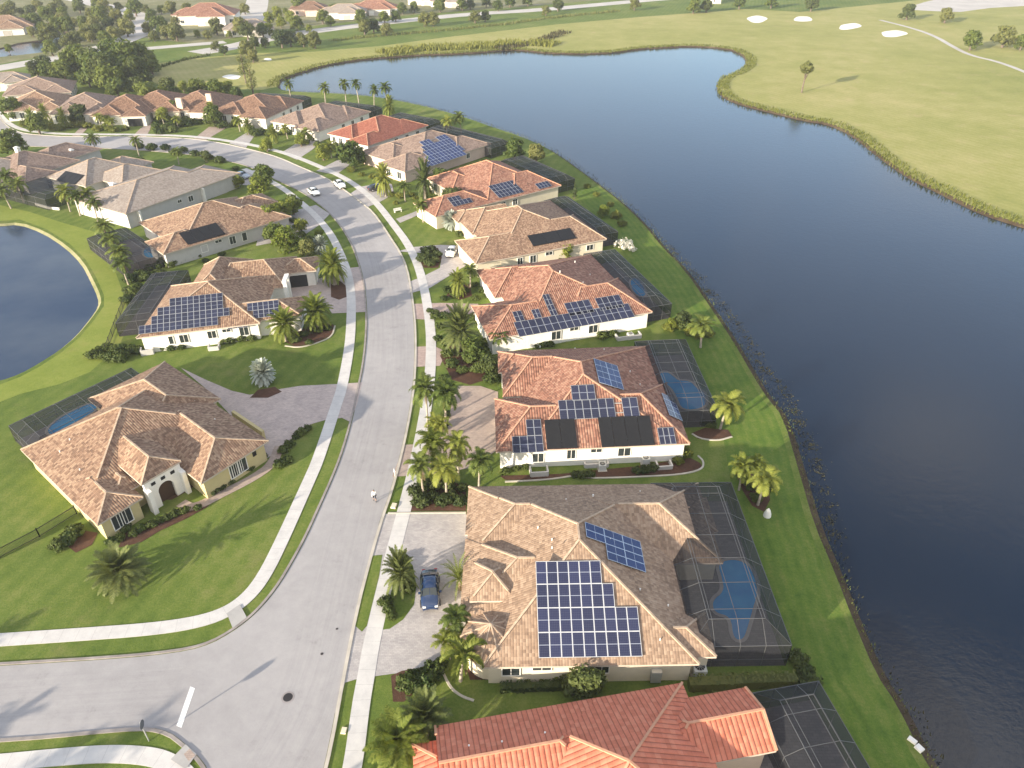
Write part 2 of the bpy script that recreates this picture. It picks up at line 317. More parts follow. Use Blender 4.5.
# ---------------------------------------------------------------- houses
class House:
    """House > wall, roof (> ridge_cap), fascia, window (> window_frame), ... ; plan metres x (front to back) / y, from one eave corner"""
    def __init__(s, label, org, yx, yy, tile, wall, cap=None, cat='house', group=None, ez=3.0, name='tiled_house'):
        s.o = G(org[0], org[1], org[2] if len(org) > 2 else 3.0); s.o.z = 0
        s.ax = Vector((math.cos(R(yx)), math.sin(R(yx)), 0)); s.ay = Vector((math.cos(R(yy)), math.sin(R(yy)), 0))
        s.root = empty(name, s.o, label, cat, group)
        s.tile, s.wallm, s.capm = 't_'+tile, 'w_'+wall, 'c_'+(cap or tile)
        s.R = MB(); s.W = MB(); s.C = MB(); s.Fa = MB(); s.mods = []; s.ez = ez
    def P(s, x, y, z=0): return s.ax*x+s.ay*y+Vector((0, 0, z))
    def loc(s, px, py, z):
        p = G(px, py, z)-s.o; d = s.ax.x*s.ay.y-s.ax.y*s.ay.x
        return ((p.x*s.ay.y-p.y*s.ay.x)/d, (s.ax.x*p.y-s.ax.y*p.x)/d)
    def facet(s, pts):
        A, B = pts[0], pts[1]; e = (B-A).normalized(); n = Vector((0, 0, 0))
        for i in range(1, len(pts)-1): n += (pts[i]-A).cross(pts[i+1]-A)
        n.normalize(); dn = n.cross(e)
        s.R.face(pts, [((q-A).dot(e)+50, 50-(q-A).dot(dn)) for q in pts])
    def hip(s, x0, x1, y0, y1, ridge=None, zr=None, ez=None, p=.42, ov=.5, wall=True, gable=''):
        k = len(s.mods); e = .006*k; x0 -= e; x1 += e; y0 -= e; y1 += e
        ez = (s.ez if ez is None else ez)+.005*k
        w, d = x1-x0, y1-y0
        if ridge is None:
            hw = min(w, d)/2; zr = zr or ez+p*hw
            if w >= d:
                a = (x0+(0 if 'W' in gable else hw), (y0+y1)/2); b = (x1-(0 if 'E' in gable else hw), (y0+y1)/2)
            else:
                a = ((x0+x1)/2, y0+(0 if 'S' in gable else hw)); b = ((x0+x1)/2, y1-(0 if 'N' in gable else hw))
        else: a, b = ridge[:2], ridge[2:]
        P = s.P
        A, B = P(*a, zr), P(*b, zr)
        SW, SE, NE, NW = P(x0, y0, ez), P(x1, y0, ez), P(x1, y1, ez), P(x0, y1, ez)
        along_x = abs(b[0]-a[0]) >= abs(b[1]-a[1])
        tri = (A-B).length < .05
        if along_x and not tri:
            if a[0] > b[0]: A, B = B, A
            F = dict(S=[SW, SE, B, A], E=[SE, NE, B], N=[NE, NW, A, B], W=[NW, SW, A])
            edges = [(SW, A), (NW, A), (SE, B), (NE, B), (A, B)]
        elif not tri:
            if a[1] > b[1]: A, B = B, A
            F = dict(S=[SW, SE, A], E=[SE, NE, B, A], N=[NE, NW, B], W=[NW, SW, A, B])
            edges = [(SW, A), (SE, A), (NW, B), (NE, B), (A, B)]
        else:
            F = dict(S=[SW, SE, A], E=[SE, NE, A], N=[NE, NW, A], W=[NW, SW, A]); edges = [(q, A) for q in (SW, SE, NE, NW)]
        for q in F.values(): s.facet(q)
        # fascia + soffit
        h = Vector((0, 0, -.22)); lift = Vector((0, 0, -.012)); c4 = [SW, SE, NE, NW]
        for i in range(4):
            q, r = c4[i], c4[(i+1) % 4]; s.Fa.face([q+h, r+h, r+lift, q+lift])
        s.Fa.face([q+h for q in (NW, NE, SE, SW)])
        if wall:
            wx0, wx1, wy0, wy1 = x0+ov, x1-ov, y0+ov, y1-ov
            q = [(wx0, wy0), (wx1, wy0), (wx1, wy1), (wx0, wy1)]
            for i in range(4):
                (a0, b0), (a1, b1) = q[i], q[(i+1) % 4]
                s.W.face([P(a0, b0, -.2), P(a1, b1, -.2), P(a1, b1, ez-.2), P(a0, b0, ez-.2)])
        s.mods.append(dict(edges=edges, F=F, x0=x0, x1=x1, y0=y0, y1=y1, ov=ov, ez=ez)); return k
    def turret(s, cx, cy, r, ez, zr, n=10, ov=.45):
        k = len(s.mods); P = s.P; top = P(cx, cy, zr)
        ring = [P(cx+r*math.cos(2*math.pi*i/n), cy+r*math.sin(2*math.pi*i/n), ez) for i in range(n)]
        h = Vector((0, 0, -.2))
        for i in range(n):
            a, b = ring[i], ring[(i+1) % n]; s.facet([a, b, top]); s.C.bar(a+Vector((0, 0, .02)), top+Vector((0, 0, .02)), .11, .09)
            s.Fa.face([a+h, b+h, b, a])
        s.Fa.face([q+h for q in reversed(ring)])
        rr = r-ov; m = 20
        q = [P(cx+rr*math.cos(2*math.pi*i/m), cy+rr*math.sin(2*math.pi*i/m), 0) for i in range(m)]
        for i in range(m):
            a, b = q[i], q[(i+1) % m]; s.W.face([a, b, b+Vector((0, 0, ez-.15)), a+Vector((0, 0, ez-.15))])
        s.mods.append(None); return k
    def side(s, k, side):
        m = s.mods[k]; ov = m['ov']
        if side == 'S': return s.P(m['x0']+ov, m['y0']+ov), s.ax, -s.ay, m['x1']-m['x0']-2*ov
        if side == 'N': return s.P(m['x1']-ov, m['y1']-ov), -s.ax, s.ay, m['x1']-m['x0']-2*ov
        if side == 'E': return s.P(m['x1']-ov, m['y0']+ov), s.ay, s.ax, m['y1']-m['y0']-2*ov
        return s.P(m['x0']+ov, m['y1']-ov), -s.ay, -s.ax, m['y1']-m['y0']-2*ov
    def win(s, k, side, px, w=1.1, h=1.3, zc=1.75, kind='window', pane='glass', frame='trim'):
        "px = (photo pixel of the centre) or a number = metres along the wall"
        o, d, n, L = s.side(k, side)
        if isinstance(px, tuple):
            rd = ray(*px); c = Vector((0, 0, CAM_H)); nn = d.cross(Vector((0, 0, 1)))
            t = ((o+s.o)-c).dot(nn)/rd.dot(nn); q = c+rd*t-s.o; tt = (q-o).dot(d)
        else: tt = px
        c = o+d*tt+Vector((0, 0, zc)); up = Vector((0, 0, 1)); n = n.normalized()
        b = MB(); b.box(c+n*.05, (w/2, h/2, .02), (d, up, n)); wn = b.build(kind, MATS[pane], s.root)
        f = MB(); t = .09
        for sg in (-1, 1):
            f.box(c+n*.06+d*sg*(w/2+t/2), (t/2, h/2+t, .06), (d, up, n)); f.box(c+n*.06+up*sg*(h/2+t/2), (w/2, t/2, .06), (d, up, n))
        if kind == 'window' and w > .9: f.box(c+n*.07, (.03, h/2, .03), (d, up, n))
        f.build(kind+'_frame', MATS[frame], wn)
        return wn
    def array(s, k, side, a, b, nx, ny, skip=(), mat='pv', lift=.14, gap=.035, name='solar_array', sub='solar_panel'):
        "solar panels on one roof plane: a, b = photo pixels of opposite corners (upper left, lower right)"
        F = s.mods[k]['F'][side]; A, B = F[0], F[1]; e = (B-A).normalized(); n = (B-A).cross(F[2]-A).normalized(); v = n.cross(e)
        c = Vector((0, 0, CAM_H)); O = A+s.o+n*lift
        def hit(px):
            rd = ray(*px); t = (O-c).dot(n)/rd.dot(n); q = c+rd*t-O; return q.dot(e), q.dot(v)
        (u0, v0), (u1, v1) = hit(a), hit(b)
        pw = (u1-u0)/nx; ph = (v1-v0)/ny; aw, ah = abs(pw), abs(ph)
        rails = MB(); ar = None
        L = Vector((0, 0, 0))
        for j in range(ny):
            cells = [i for i in range(nx) if (i, j) not in skip]
            if not cells: continue
            i0, i1 = min(cells), max(cells)+1
            for q in (.25, .75):
                vv = v0+ph*(j+q); rails.bar(A+n*(lift*.5)+e*(u0+pw*i0)+v*vv, A+n*(lift*.5)+e*(u0+pw*i1)+v*vv, .05, lift*.8)
        ar = rails.build(name, MATS['metal'], s.root)
        if mat == 'thermal':
            g = MB(); g.box((0, 0, 0), (aw/2-gap/2, ah/2-gap/2, .03)); me = g.mesh(sub, MATS['thermal']); fme = None
        else:
            g = MB(); hw, hh = aw/2-gap/2, ah/2-gap/2
            g.face([(-hw, -hh, .02), (hw, -hh, .02), (hw, hh, .02), (-hw, hh, .02)], [(0, 0), (1, 0), (1, 1), (0, 1)])
            t = .018
            for sg in (-1, 1):
                g.box((sg*(hw-t/2), 0, 0), (t/2+.012, hh+.012, .028), m=1); g.box((0, sg*(hh-t/2), 0), (hw, t/2+.012, .027), m=1)
            me = g.mesh(sub, [MATS[mat], MATS[mat+'_frame']])
        rot = Matrix((e, v, n)).transposed().to_4x4()
        for j in range(ny):
            for i in range(nx):
                if (i, j) in skip: continue
                q = link(sub, me, ar)
                q.matrix_local = Matrix.Translation(A+n*(lift+.02)+e*(u0+pw*(i+.5))+v*(v0+ph*(j+.5))) @ rot
        return ar
    def vent(s, k, side, px, r=.09, h=.35):
        F = s.mods[k]['F'][side]; A = F[0]; n = (F[1]-A).cross(F[2]-A).normalized(); c = Vector((0, 0, CAM_H)); O = A+s.o
        rd = ray(*px); t = (O-c).dot(n)/rd.dot(n); q = c+rd*t-s.o
        b = MB(); b.tube([q-Vector((0, 0, .1)), q+Vector((0, 0, h))], r, 8); b.build('vent_pipe', MATS['trim'], s.root)
    def chimney(s, bot, top, w=.5, d=.7):
        "white chimney stack seen between two photo pixels (foot hidden or visible on the ground, head)"
        g0 = G(*bot); zz = 0
        for k in range(1, 120):
            q = G(top[0], top[1], k*.1)
            if q.y <= g0.y: zz = k*.1; break
        p = g0-s.o; D = s.ax.x*s.ay.y-s.ax.y*s.ay.x
        x, y = (p.x*s.ay.y-p.y*s.ay.x)/D, (s.ax.x*p.y-s.ax.y*p.x)/D
        b = MB(); A3 = (s.ax, s.ay, Vector((0, 0, 1))); b.box(s.P(x, y, zz/2), (w, d, zz/2), A3); b.box(s.P(x, y, zz+.06), (w+.1, d+.1, .06), A3); b.box(s.P(x, y, zz+.2), (w*.6, d*.6, .1), A3)
        b.build('chimney', MATS['trim'], s.root)
    def block(s, name, x, y, z0, z1, hx, hy, mat):
        b = MB(); b.box(s.P(x, y, (z0+z1)/2), (hx, hy, (z1-z0)/2), (s.ax, s.ay, Vector((0, 0, 1)))); return b.build(name, MATS[mat], s.root)
    def height(s, m, q):
        best = -1
        for f in m['F'].values():
            n = Vector((0, 0, 0))
            for i in range(1, len(f)-1): n += (f[i]-f[0]).cross(f[i+1]-f[0])
            if n.z < 1e-6: continue
            ins = True
            for i in range(len(f)):
                a, c = f[i], f[(i+1) % len(f)]
                if (c.x-a.x)*(q.y-a.y)-(c.y-a.y)*(q.x-a.x) < -1e-3*(c-a).length: ins = False; break
            if ins: best = max(best, f[0].z-((q.x-f[0].x)*n.x+(q.y-f[0].y)*n.y)/n.z)
        return best
    def caps(s):
        up = Vector((0, 0, .03)); ms = [m for m in s.mods if m]
        for m in ms:
            for q, r in m['edges']:
                L = (r-q).length; n = max(3, int(L/.5)); d = (r-q); sd = Vector((-d.y, d.x, 0)).normalized()*.35; run = None
                for i in range(n):
                    mid = q+d*((i+.5)/n); ok = True
                    for o in ms:
                        if o is m: continue
                        if s.height(o, mid) > mid.z+.04: ok = False; break
                        for sg in (-1, 1):
                            w = mid+sd*sg; ho = s.height(o, w)
                            if ho > 0 and ho > max(s.height(m, w), 0)+.05: ok = False; break
                        if not ok: break
                    if ok and run is None: run = i
                    if run is not None and (not ok or i == n-1):
                        e_ = i if not ok else i+1
                        if e_-run >= 1: s.C.bar(q+d*(run/n)+up, q+d*(e_/n)+up, .19, .13)
                        run = None
    def done(s):
        s.caps()
        r = s.R.build('roof', MATS[s.tile], s.root); s.C.build('ridge_cap', MATS[s.capm], r)
        s.W.build('wall', MATS[s.wallm], s.root); s.Fa.build('fascia', MATS['fascia'], s.root)
        return s

def cage(label, h, x0, x1, y0, y1, hw=2.9, ht=4.0, inset=1.8, nx=4, ny=6, open_sides='', notch=None):
    "screened pool enclosure with a mansard top, in the plan metres of house h"
    P = h.P; root = empty('pool_enclosure', h.o+P((x0+x1)/2, (y0+y1)/2), label, 'pool cage'); off = P((x0+x1)/2, (y0+y1)/2)
    Q = lambda x, y, z: P(x, y, z)-off
    i = inset; iW = 0 if 'W' in open_sides else i; iE = 0 if 'E' in open_sides else i; iN = 0 if 'N' in open_sides else i; iS = 0 if 'S' in open_sides else i
    tx0, tx1, ty0, ty1 = x0+iW, x1-iE, y0+iS, y1-iN
    S = MB(); lo = [(x0, y0), (x1, y0), (x1, y1), (x0, y1)]; hi = [(tx0, ty0), (tx1, ty0), (tx1, ty1), (tx0, ty1)]
    for k, sd in enumerate('SENW'):
        a, b = lo[k], lo[(k+1) % 4]; c, d = hi[(k+1) % 4], hi[k]
        if sd in open_sides: continue
        S.face([Q(*a, .02), Q(*b, .02), Q(*b, hw), Q(*a, hw)]); S.face([Q(*a, hw), Q(*b, hw), Q(*c, ht), Q(*d, ht)])
    S.face([Q(*q, ht) for q in hi]); S.build('screen', MATS['screen'], root)
    Fm = MB(); w = .042
    xs = [x0+(x1-x0)*k/nx for k in range(nx+1)]; ys = [y0+(y1-y0)*k/ny for k in range(ny+1)]
    cl = lambda a, lo_, hi_: max(lo_, min(hi_, a))
    for y in ys:
        for x, tx, sd in ((x0, tx0, 'W'), (x1, tx1, 'E')):
            if sd in open_sides: continue
            Fm.bar(Q(x, y, 0), Q(x, y, hw), w); Fm.bar(Q(x, y, hw), Q(tx, cl(y, ty0, ty1), ht), w)
        if ty0 <= y <= ty1: Fm.bar(Q(tx0, y, ht), Q(tx1, y, ht), w)
    for x in xs:
        for y, ty, sd in ((y0, ty0, 'S'), (y1, ty1, 'N')):
            if sd in open_sides: continue
            Fm.bar(Q(x, y, 0), Q(x, y, hw), w); Fm.bar(Q(x, y, hw), Q(cl(x, tx0, tx1), ty, ht), w)
        if tx0 <= x <= tx1: Fm.bar(Q(x, ty0, ht), Q(x, ty1, ht), w)
    for z, c in ((hw, lo), (ht, hi), (1.0, lo)):
        for k, sd in enumerate('SENW'):
            if sd in open_sides and z != ht: continue
            Fm.bar(Q(*c[k], z), Q(*c[(k+1) % 4], z), w*1.25)
    Fm.build('frame', MATS['cage'], root)
    return root
def flat(name, pts, z, mat, label=None, cat=None, kind='structure', group=None, world=False, uvs=None):
    b = MB(); b.face([(p if world else G(*p)).xy.to_3d()+Vector((0, 0, z)) for p in pts], uvs)
    o = b.build(name, MATS[mat]); me = o.data
    if me.polygons[0].normal.z < 0: me.flip_normals()
    return tag(o, label, cat, group, kind)
def smooth_pl(pts, it=2, closed=False):
    for _ in range(it):
        q = []; n = len(pts)
        rg = range(n if closed else n-1)
        if not closed: q.append(pts[0])
        for i in rg:
            a, b = pts[i], pts[(i+1) % n]; q.append(a*.75+b*.25); q.append(a*.25+b*.75)
        if not closed: q.append(pts[-1])
        pts = q
    return pts
def strip(name, px, width, z, mat, label=None, cat=None, kind='structure', it=2, world=False, hgt=0, off=0.0):
    pts = [(Vector(p) if world else G(*p)) for p in px]; pts = smooth_pl([Vector((p.x, p.y, 0)) for p in pts], it)
    b = MB(); s = 0; prev = None
    for i, p in enumerate(pts):
        d = (pts[min(i+1, len(pts)-1)]-pts[max(0, i-1)]).normalized(); n = Vector((-d.y, d.x, 0))
        if i: s += (p-pts[i-1]).length
        L = p+n*(off+width/2)+Vector((0, 0, z)); Rr = p+n*(off-width/2)+Vector((0, 0, z))
        if prev:
            b.face([prev[1], Rr, L, prev[0]], [(0, prev[2]), (width, prev[2]), (width, s), (0, s)][::1])
            b.uv[-1] = [(width, prev[2]), (width, s), (0, s), (0, prev[2])]
            if hgt:
                dn = Vector((0, 0, -hgt)); b.face([prev[0], L, L+dn, prev[0]+dn]); b.face([Rr, prev[1], prev[1]+dn, Rr+dn])
        prev = (L, Rr, s)
    o = b.build(name, MATS[mat]); return tag(o, label, cat, None, kind)
# ---------------------------------------------------------------- the ground, lakes and roads
M_build()
near_shore = [(1075, 940), (1000, 850), (960, 808), (928, 768), (898, 706), (875.5, 673.5), (850.5, 613.5), (835.5, 574), (814, 524), (800.5, 476.5), (783, 416.5), (768, 399), (758, 384), (732, 339.5), (712, 309.5), (684.5, 269.5), (662, 247), (642, 222), (619.5, 201), (600, 186), (580, 171), (562, 158), (545, 147), (520, 136), (495, 128), (470, 119), (440, 110), (415, 104), (390, 99), (360, 95), (330, 93), (300, 92), (283, 90.5)]
far_shore = [(276, 87), (278, 80), (294, 73.5), (320, 65.5), (350, 60), (385, 56.5), (420, 54), (455, 53), (480, 51.5), (505, 49), (520, 49), (545, 52), (580, 53), (612, 52), (640, 48), (665, 46.5), (690, 45.5), (715, 46.5), (735, 49.5), (748, 57), (748, 65), (738, 72), (724, 77), (719, 85), (722, 94), (735, 101), (760, 108), (783, 113.5), (805, 119), (830, 122.5), (855, 134), (875, 150), (895, 165), (915, 178), (940, 190), (960, 200), (985, 212), (1010, 220), (1040, 229), (1110, 250), (1220, 290), (1330, 350), (1450, 520), (1500, 800)]
big = smooth_pl([G(*p) for p in near_shore+far_shore], 1, True)
lk = [(-160, 250), (-60, 225), (0, 224), (20, 222), (45, 231), (68, 246), (84, 262), (93, 279), (101, 296), (101, 305), (92, 318), (78, 335), (60, 350), (38, 364), (20, 374), (0, 381), (-60, 392), (-160, 400)]
small = smooth_pl([G(*p) for p in lk], 1, True)
pond_px = [(-40, 62), (0, 57), (20, 55), (45, 52), (60, 50), (66, 44), (80, 41), (86, 37), (76, 34), (64, 31), (56, 27), (50, 30), (52, 36), (40, 40), (18, 43), (0, 48), (-40, 54)]
pond = [G(*p) for p in pond_px]
def wl_near(d):
    q = smooth_pl([G(*p) for p in near_shore[:20]], 1); o = []
    for i in range(len(q)):
        t = (q[min(i+1, len(q)-1)]-q[max(0, i-1)]).normalized(); o.append(tuple(q[i]+Vector((-t.y, t.x, 0))*d))
    return o
def offset(pts, d):
    n = len(pts); A = sum(pts[i].x*pts[(i+1) % n].y-pts[(i+1) % n].x*pts[i].y for i in range(n)); sg = 1 if A > 0 else -1
    out = []
    for i in range(n):
        t = (pts[(i+1) % n]-pts[i-1]).normalized(); nn = Vector((t.y, -t.x, 0))*sg; out.append(pts[i]+nn*d)
    return out
def ground_sheet():
    bm = bmesh.new(); X0, X1, Y0, Y1 = -1300, 1300, -150, 1500
    loops = [[Vector((X0, Y0, 0)), Vector((X1, Y0, 0)), Vector((X1, Y1, 0)), Vector((X0, Y1, 0))], big, small, pond]
    es = []
    for L in loops:
        vs = [bm.verts.new((p.x, p.y, 0)) for p in L]
        for i in range(len(vs)): es.append(bm.edges.new((vs[i], vs[(i+1) % len(vs)])))
    bmesh.ops.triangle_fill(bm, use_beauty=True, use_dissolve=False, edges=es)
    for f in bm.faces:
        if f.normal.z < 0: f.normal_flip()
    me = bpy.data.meshes.new('ground'); bm.to_mesh(me); bm.free(); me.materials.append(MATS['lawn'])
    tag(link('ground', me), 'flat green lawn ground under the whole neighbourhood', 'ground', None, 'structure')
ground_sheet()
def lake(name, pts, label, w=1.6, z=-.55, bm_='soil', wm='water'):
    flat(name, offset(pts, -w*.55), z, wm, label, 'lake', world=True)
    a, b = pts, offset(pts, -w); c = offset(pts, -w*2.2); m = MB(); n = len(pts)
    for i in range(n):
        j = (i+1) % n; dn = Vector((0, 0, z-.25)); dd = Vector((0, 0, z-1.2))
        m.face([a[i], a[j], b[j]+dn, b[i]+dn]); m.face([b[i]+dn, b[j]+dn, c[j]+dd, c[i]+dd])
    o = m.build(name+'_bank', MATS[bm_]); me = o.data
    if sum(p.normal.z for p in me.polygons) < 0: me.flip_normals()
    tag(o, 'brown muddy bank around the '+label.split(' ', 1)[1], 'bank', None, 'structure')
lake('lake', big, 'big dark blue lake beside the houses', 1.5, -.5)
lake('small_lake', small, 'small blue lake at the left edge', .9, -.35, 'bank_pale', 'water_small')
lake('pond', pond, 'bright pond among far trees', 1.0, -.4)

strip('mown_bank', wl_near(4.6), 7.6, .014, 'mown', 'mown lawn strip with faint stripes along the near lake bank', 'lawn', it=0, world=True)
# golf course across the lake (its near edge follows the far shore)
fs = [G(*p) for p in far_shore]
fs = smooth_pl(fs, 1)
gp = [p+Vector((0, 0, 0)) for p in fs]
outer = [G(*p) for p in [(1500, 300), (1300, 60), (1024, -12), (900, 2), (800, 12), (745, 9), (640, 17), (560, 24), (500, 31), (440, 38), (380, 46), (310, 52), (255, 53), (200, 58), (150, 64), (120, 72), (150, 80), (165, 88), (215, 88), (262, 90)]]
big_edge = offset(big, .25)
flat('golf_course', [p for p in offset(gp+outer, 0)], .012, 'golf', 'pale yellow-green golf course across the lake', 'golf course', world=True)
for i, (x, y, w, h) in enumerate([(803, 19, 9, 3), (849.5, 26.5, 11, 3.2), (893.5, 33.8, 13, 3.2), (757, 19.3, 10, 3.2), (232, 77, 9, 2.2), (268, 59.3, 4, 1.2)]):
    pts = [(x+w*math.cos(a)*(1+.12*math.sin(3*a+i)), y+h*math.sin(a)*(1+.15*math.cos(2*a+i))-.8*math.cos(a)*(i in (1,))) for a in [k*math.pi/9 for k in range(18)]]
    lb = ['white sand bunker second from the left of the far golf course row', 'white sand bunker third from the left, tilted, on the golf course', 'white sand bunker nearest the right end of the golf course row', 'white sand bunker at the left end of the golf course row', 'small sand bunker behind the red-brown roofed houses', 'tiny sand bunker near the far end of the lake'][i]
    flat('sand_bunker', pts, .03, 'sand', lb, 'bunker', None, 'sand bunkers on the golf course')
strip('cart_path', [(880, 20), (912, 28), (935, 36), (955, 48), (972, 56), (1000, 62), (1040, 78)], 2.4, .025, 'road_pale', 'thin pale cart path winding across the golf course', 'path')
flat('sand_lot', [(912, 6), (925, 2), (960, -6), (1100, -20), (1120, 2), (1024, 6), (990, 8), (960, 12), (930, 11), (915, 10)], .03, 'road_pale', 'white open lot at the far right corner', 'lot')
flat('lawn_far', [(-60, 210), (0, 205), (30, 212), (60, 222), (95, 232), (112, 262), (122, 290), (130, 318), (120, 345), (90, 372), (60, 384), (20, 394), (0, 402), (-60, 410), (-160, 404), (-60, 396), (0, 384.5), (20, 377), (40, 366.5), (62, 352), (80, 337), (95, 319), (104, 306), (104, 295), (96, 277), (86, 260), (70, 244), (46, 229), (20, 219.5), (0, 221), (-60, 222)], .010, 'sunlit_lawn', 'lawn around the small lake, sunlight painted in as bright yellow-green', 'grass bank')

# main road with the side street
right_edge = [(300, 850), (318, 790), (329, 745), (341, 680), (355, 610), (371, 550), (381, 517), (390, 492), (399, 459), (406, 428), (411, 400), (414, 370), (414.5, 345), (413.8, 320), (410.5, 292), (406, 268), (399, 252), (391, 240), (382, 226), (372, 212), (361, 203), (349, 194), (337, 185.5), (325, 178), (309, 171), (297, 166), (284, 160), (270, 155), (255, 151), (240, 147.5), (225, 144), (197, 139.5), (175, 138), (137, 136.8), (68, 137), (34, 135), (18, 132.5), (7, 127), (0, 119), (-8, 104), (-40, 90)]
left_edge_up = [(-60, 168), (-20, 152), (20, 146), (60, 147), (100, 148), (140, 150), (170, 152.5), (205, 156), (226, 160.5), (244, 164.5), (258, 170), (273, 178), (286, 184), (297, 189), (308, 195.5), (318.5, 203), (328.5, 211), (341, 225), (351, 241), (358.5, 259), (363.5, 277), (366.5, 297), (367.6, 320), (366.5, 344), (363.5, 368), (360, 385), (355, 410), (348, 437), (341.4, 458), (332.7, 480), (319.4, 509.7), (306.5, 538), (293.5, 562), (281, 583), (270, 598), (257, 612.5), (245, 623), (230, 633.5), (212, 643.5), (190, 650.5), (150, 656), (100, 660), (50, 663), (0, 666), (-90, 671)]
side_bottom = [(-90, 744), (0, 738.5), (50, 735), (120, 728), (150, 727), (170, 732), (185, 743.5), (197.5, 755), (207.5, 768), (216, 790), (220, 850)]
re = smooth_pl([G(*p) for p in right_edge], 1); le = smooth_pl([G(*p) for p in left_edge_up], 1); sb = smooth_pl([G(*p) for p in side_bottom], 1)
flat('road', re+le+sb, .02, 'asphalt', 'light grey asphalt street curving through the houses, with a side street', 'road', world=True)
strip('road_lanes', [(272, 768), (300, 720), (320, 665), (333, 610), (345, 560), (358, 505), (371, 455), (382, 410), (388.5, 375), (390.5, 345), (390, 320), (387.5, 292), (382, 262), (372, 241), (360, 225), (349, 211), (335, 199), (320, 190), (303, 181), (286, 173), (268, 165.5), (252, 160), (236, 155), (215, 150), (190, 146.5), (160, 144), (120, 142.5), (70, 142), (30, 141)], 5.6, .024, 'lanes', 'worn lanes along the middle of the street', 'road')
strip('road_lanes', [(-90, 706), (0, 702), (60, 698), (120, 694), (175, 690)], 5.2, .024, 'lanes', 'worn lanes along the side street', 'road')
def wl(pts): return [tuple(p) for p in pts]
strip('kerb', wl(re), .30, .10, 'kerb', 'pale concrete kerb along the lake side of the street', 'kerb', it=0, world=True, hgt=.1, off=-.2)
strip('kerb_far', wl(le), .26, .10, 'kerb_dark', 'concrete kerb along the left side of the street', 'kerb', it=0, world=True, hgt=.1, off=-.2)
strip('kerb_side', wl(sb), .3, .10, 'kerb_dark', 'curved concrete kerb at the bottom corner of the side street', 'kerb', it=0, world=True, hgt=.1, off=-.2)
walk_r = [(326, 850), (346.5, 790), (353.5, 764), (361, 704), (366, 677), (372, 640), (391, 560), (407, 500), (416, 462), (423, 426), (428, 395), (431, 362), (431, 332), (427, 302), (420, 269.5), (408.5, 244.5), (393.5, 224.5), (378.5, 205), (366, 193), (351, 182), (337.6, 174.5), (318.5, 166), (296.6, 157), (276, 150.5), (253, 145), (228, 140.8), (202, 137.4), (175, 135.4), (120, 134.4), (68, 134.4), (34, 132), (16, 128), (4, 120), (-5, 108)]
strip('sidewalk', walk_r, 1.55, .055, 'walk', 'pale concrete sidewalk along the lake side of the street', 'sidewalk', hgt=.055)
walk_l = [(-90, 646), (0, 640), (75, 635), (150, 629.5), (195, 623), (225, 613.5), (247, 598.5), (264, 577), (282.4, 540), (309.4, 480), (318.3, 460), (337, 403), (342, 389), (350, 345), (351.5, 312), (351, 292), (348, 273), (341, 254.5), (331, 234), (316, 216), (302, 203.5), (286, 190.5), (273, 182.5), (258, 175), (244, 169)]
strip('sidewalk_far', walk_l, 1.5, .055, 'walk', 'white sunlit sidewalk curving along the left side of the street', 'sidewalk', hgt=.055)
strip('sidewalk_side', [(-90, 770), (0, 763), (60, 757), (110, 753.5), (150, 756), (170, 763), (186, 775), (200, 795)], 1.5, .055, 'walk', 'shaded grey sidewalk in the bottom left corner', 'sidewalk', hgt=.055)
for pts, lb in (([(227, 614), (240, 605), (247, 618), (233, 629)], 'pale kerb ramp where the white sidewalk meets the corner'), ([(171, 760), (186, 745), (197, 755), (186, 770)], 'kerb ramp with a brown pad at the bottom left corner')):
    flat('kerb_ramp', pts, .12, 'walk', lb, 'kerb ramp')
flat('ramp_pad', [(184, 755), (190, 749.5), (196, 756), (189, 762)], .13, 'pave_tan', 'brown tactile pad on the bottom left kerb ramp', 'ramp pad')
flat('stop_line', [(190.5, 686.5), (195, 688.5), (181.5, 728), (176.5, 726)], .028, 'paint_white', 'white painted stop line at the mouth of the side street', 'road marking')
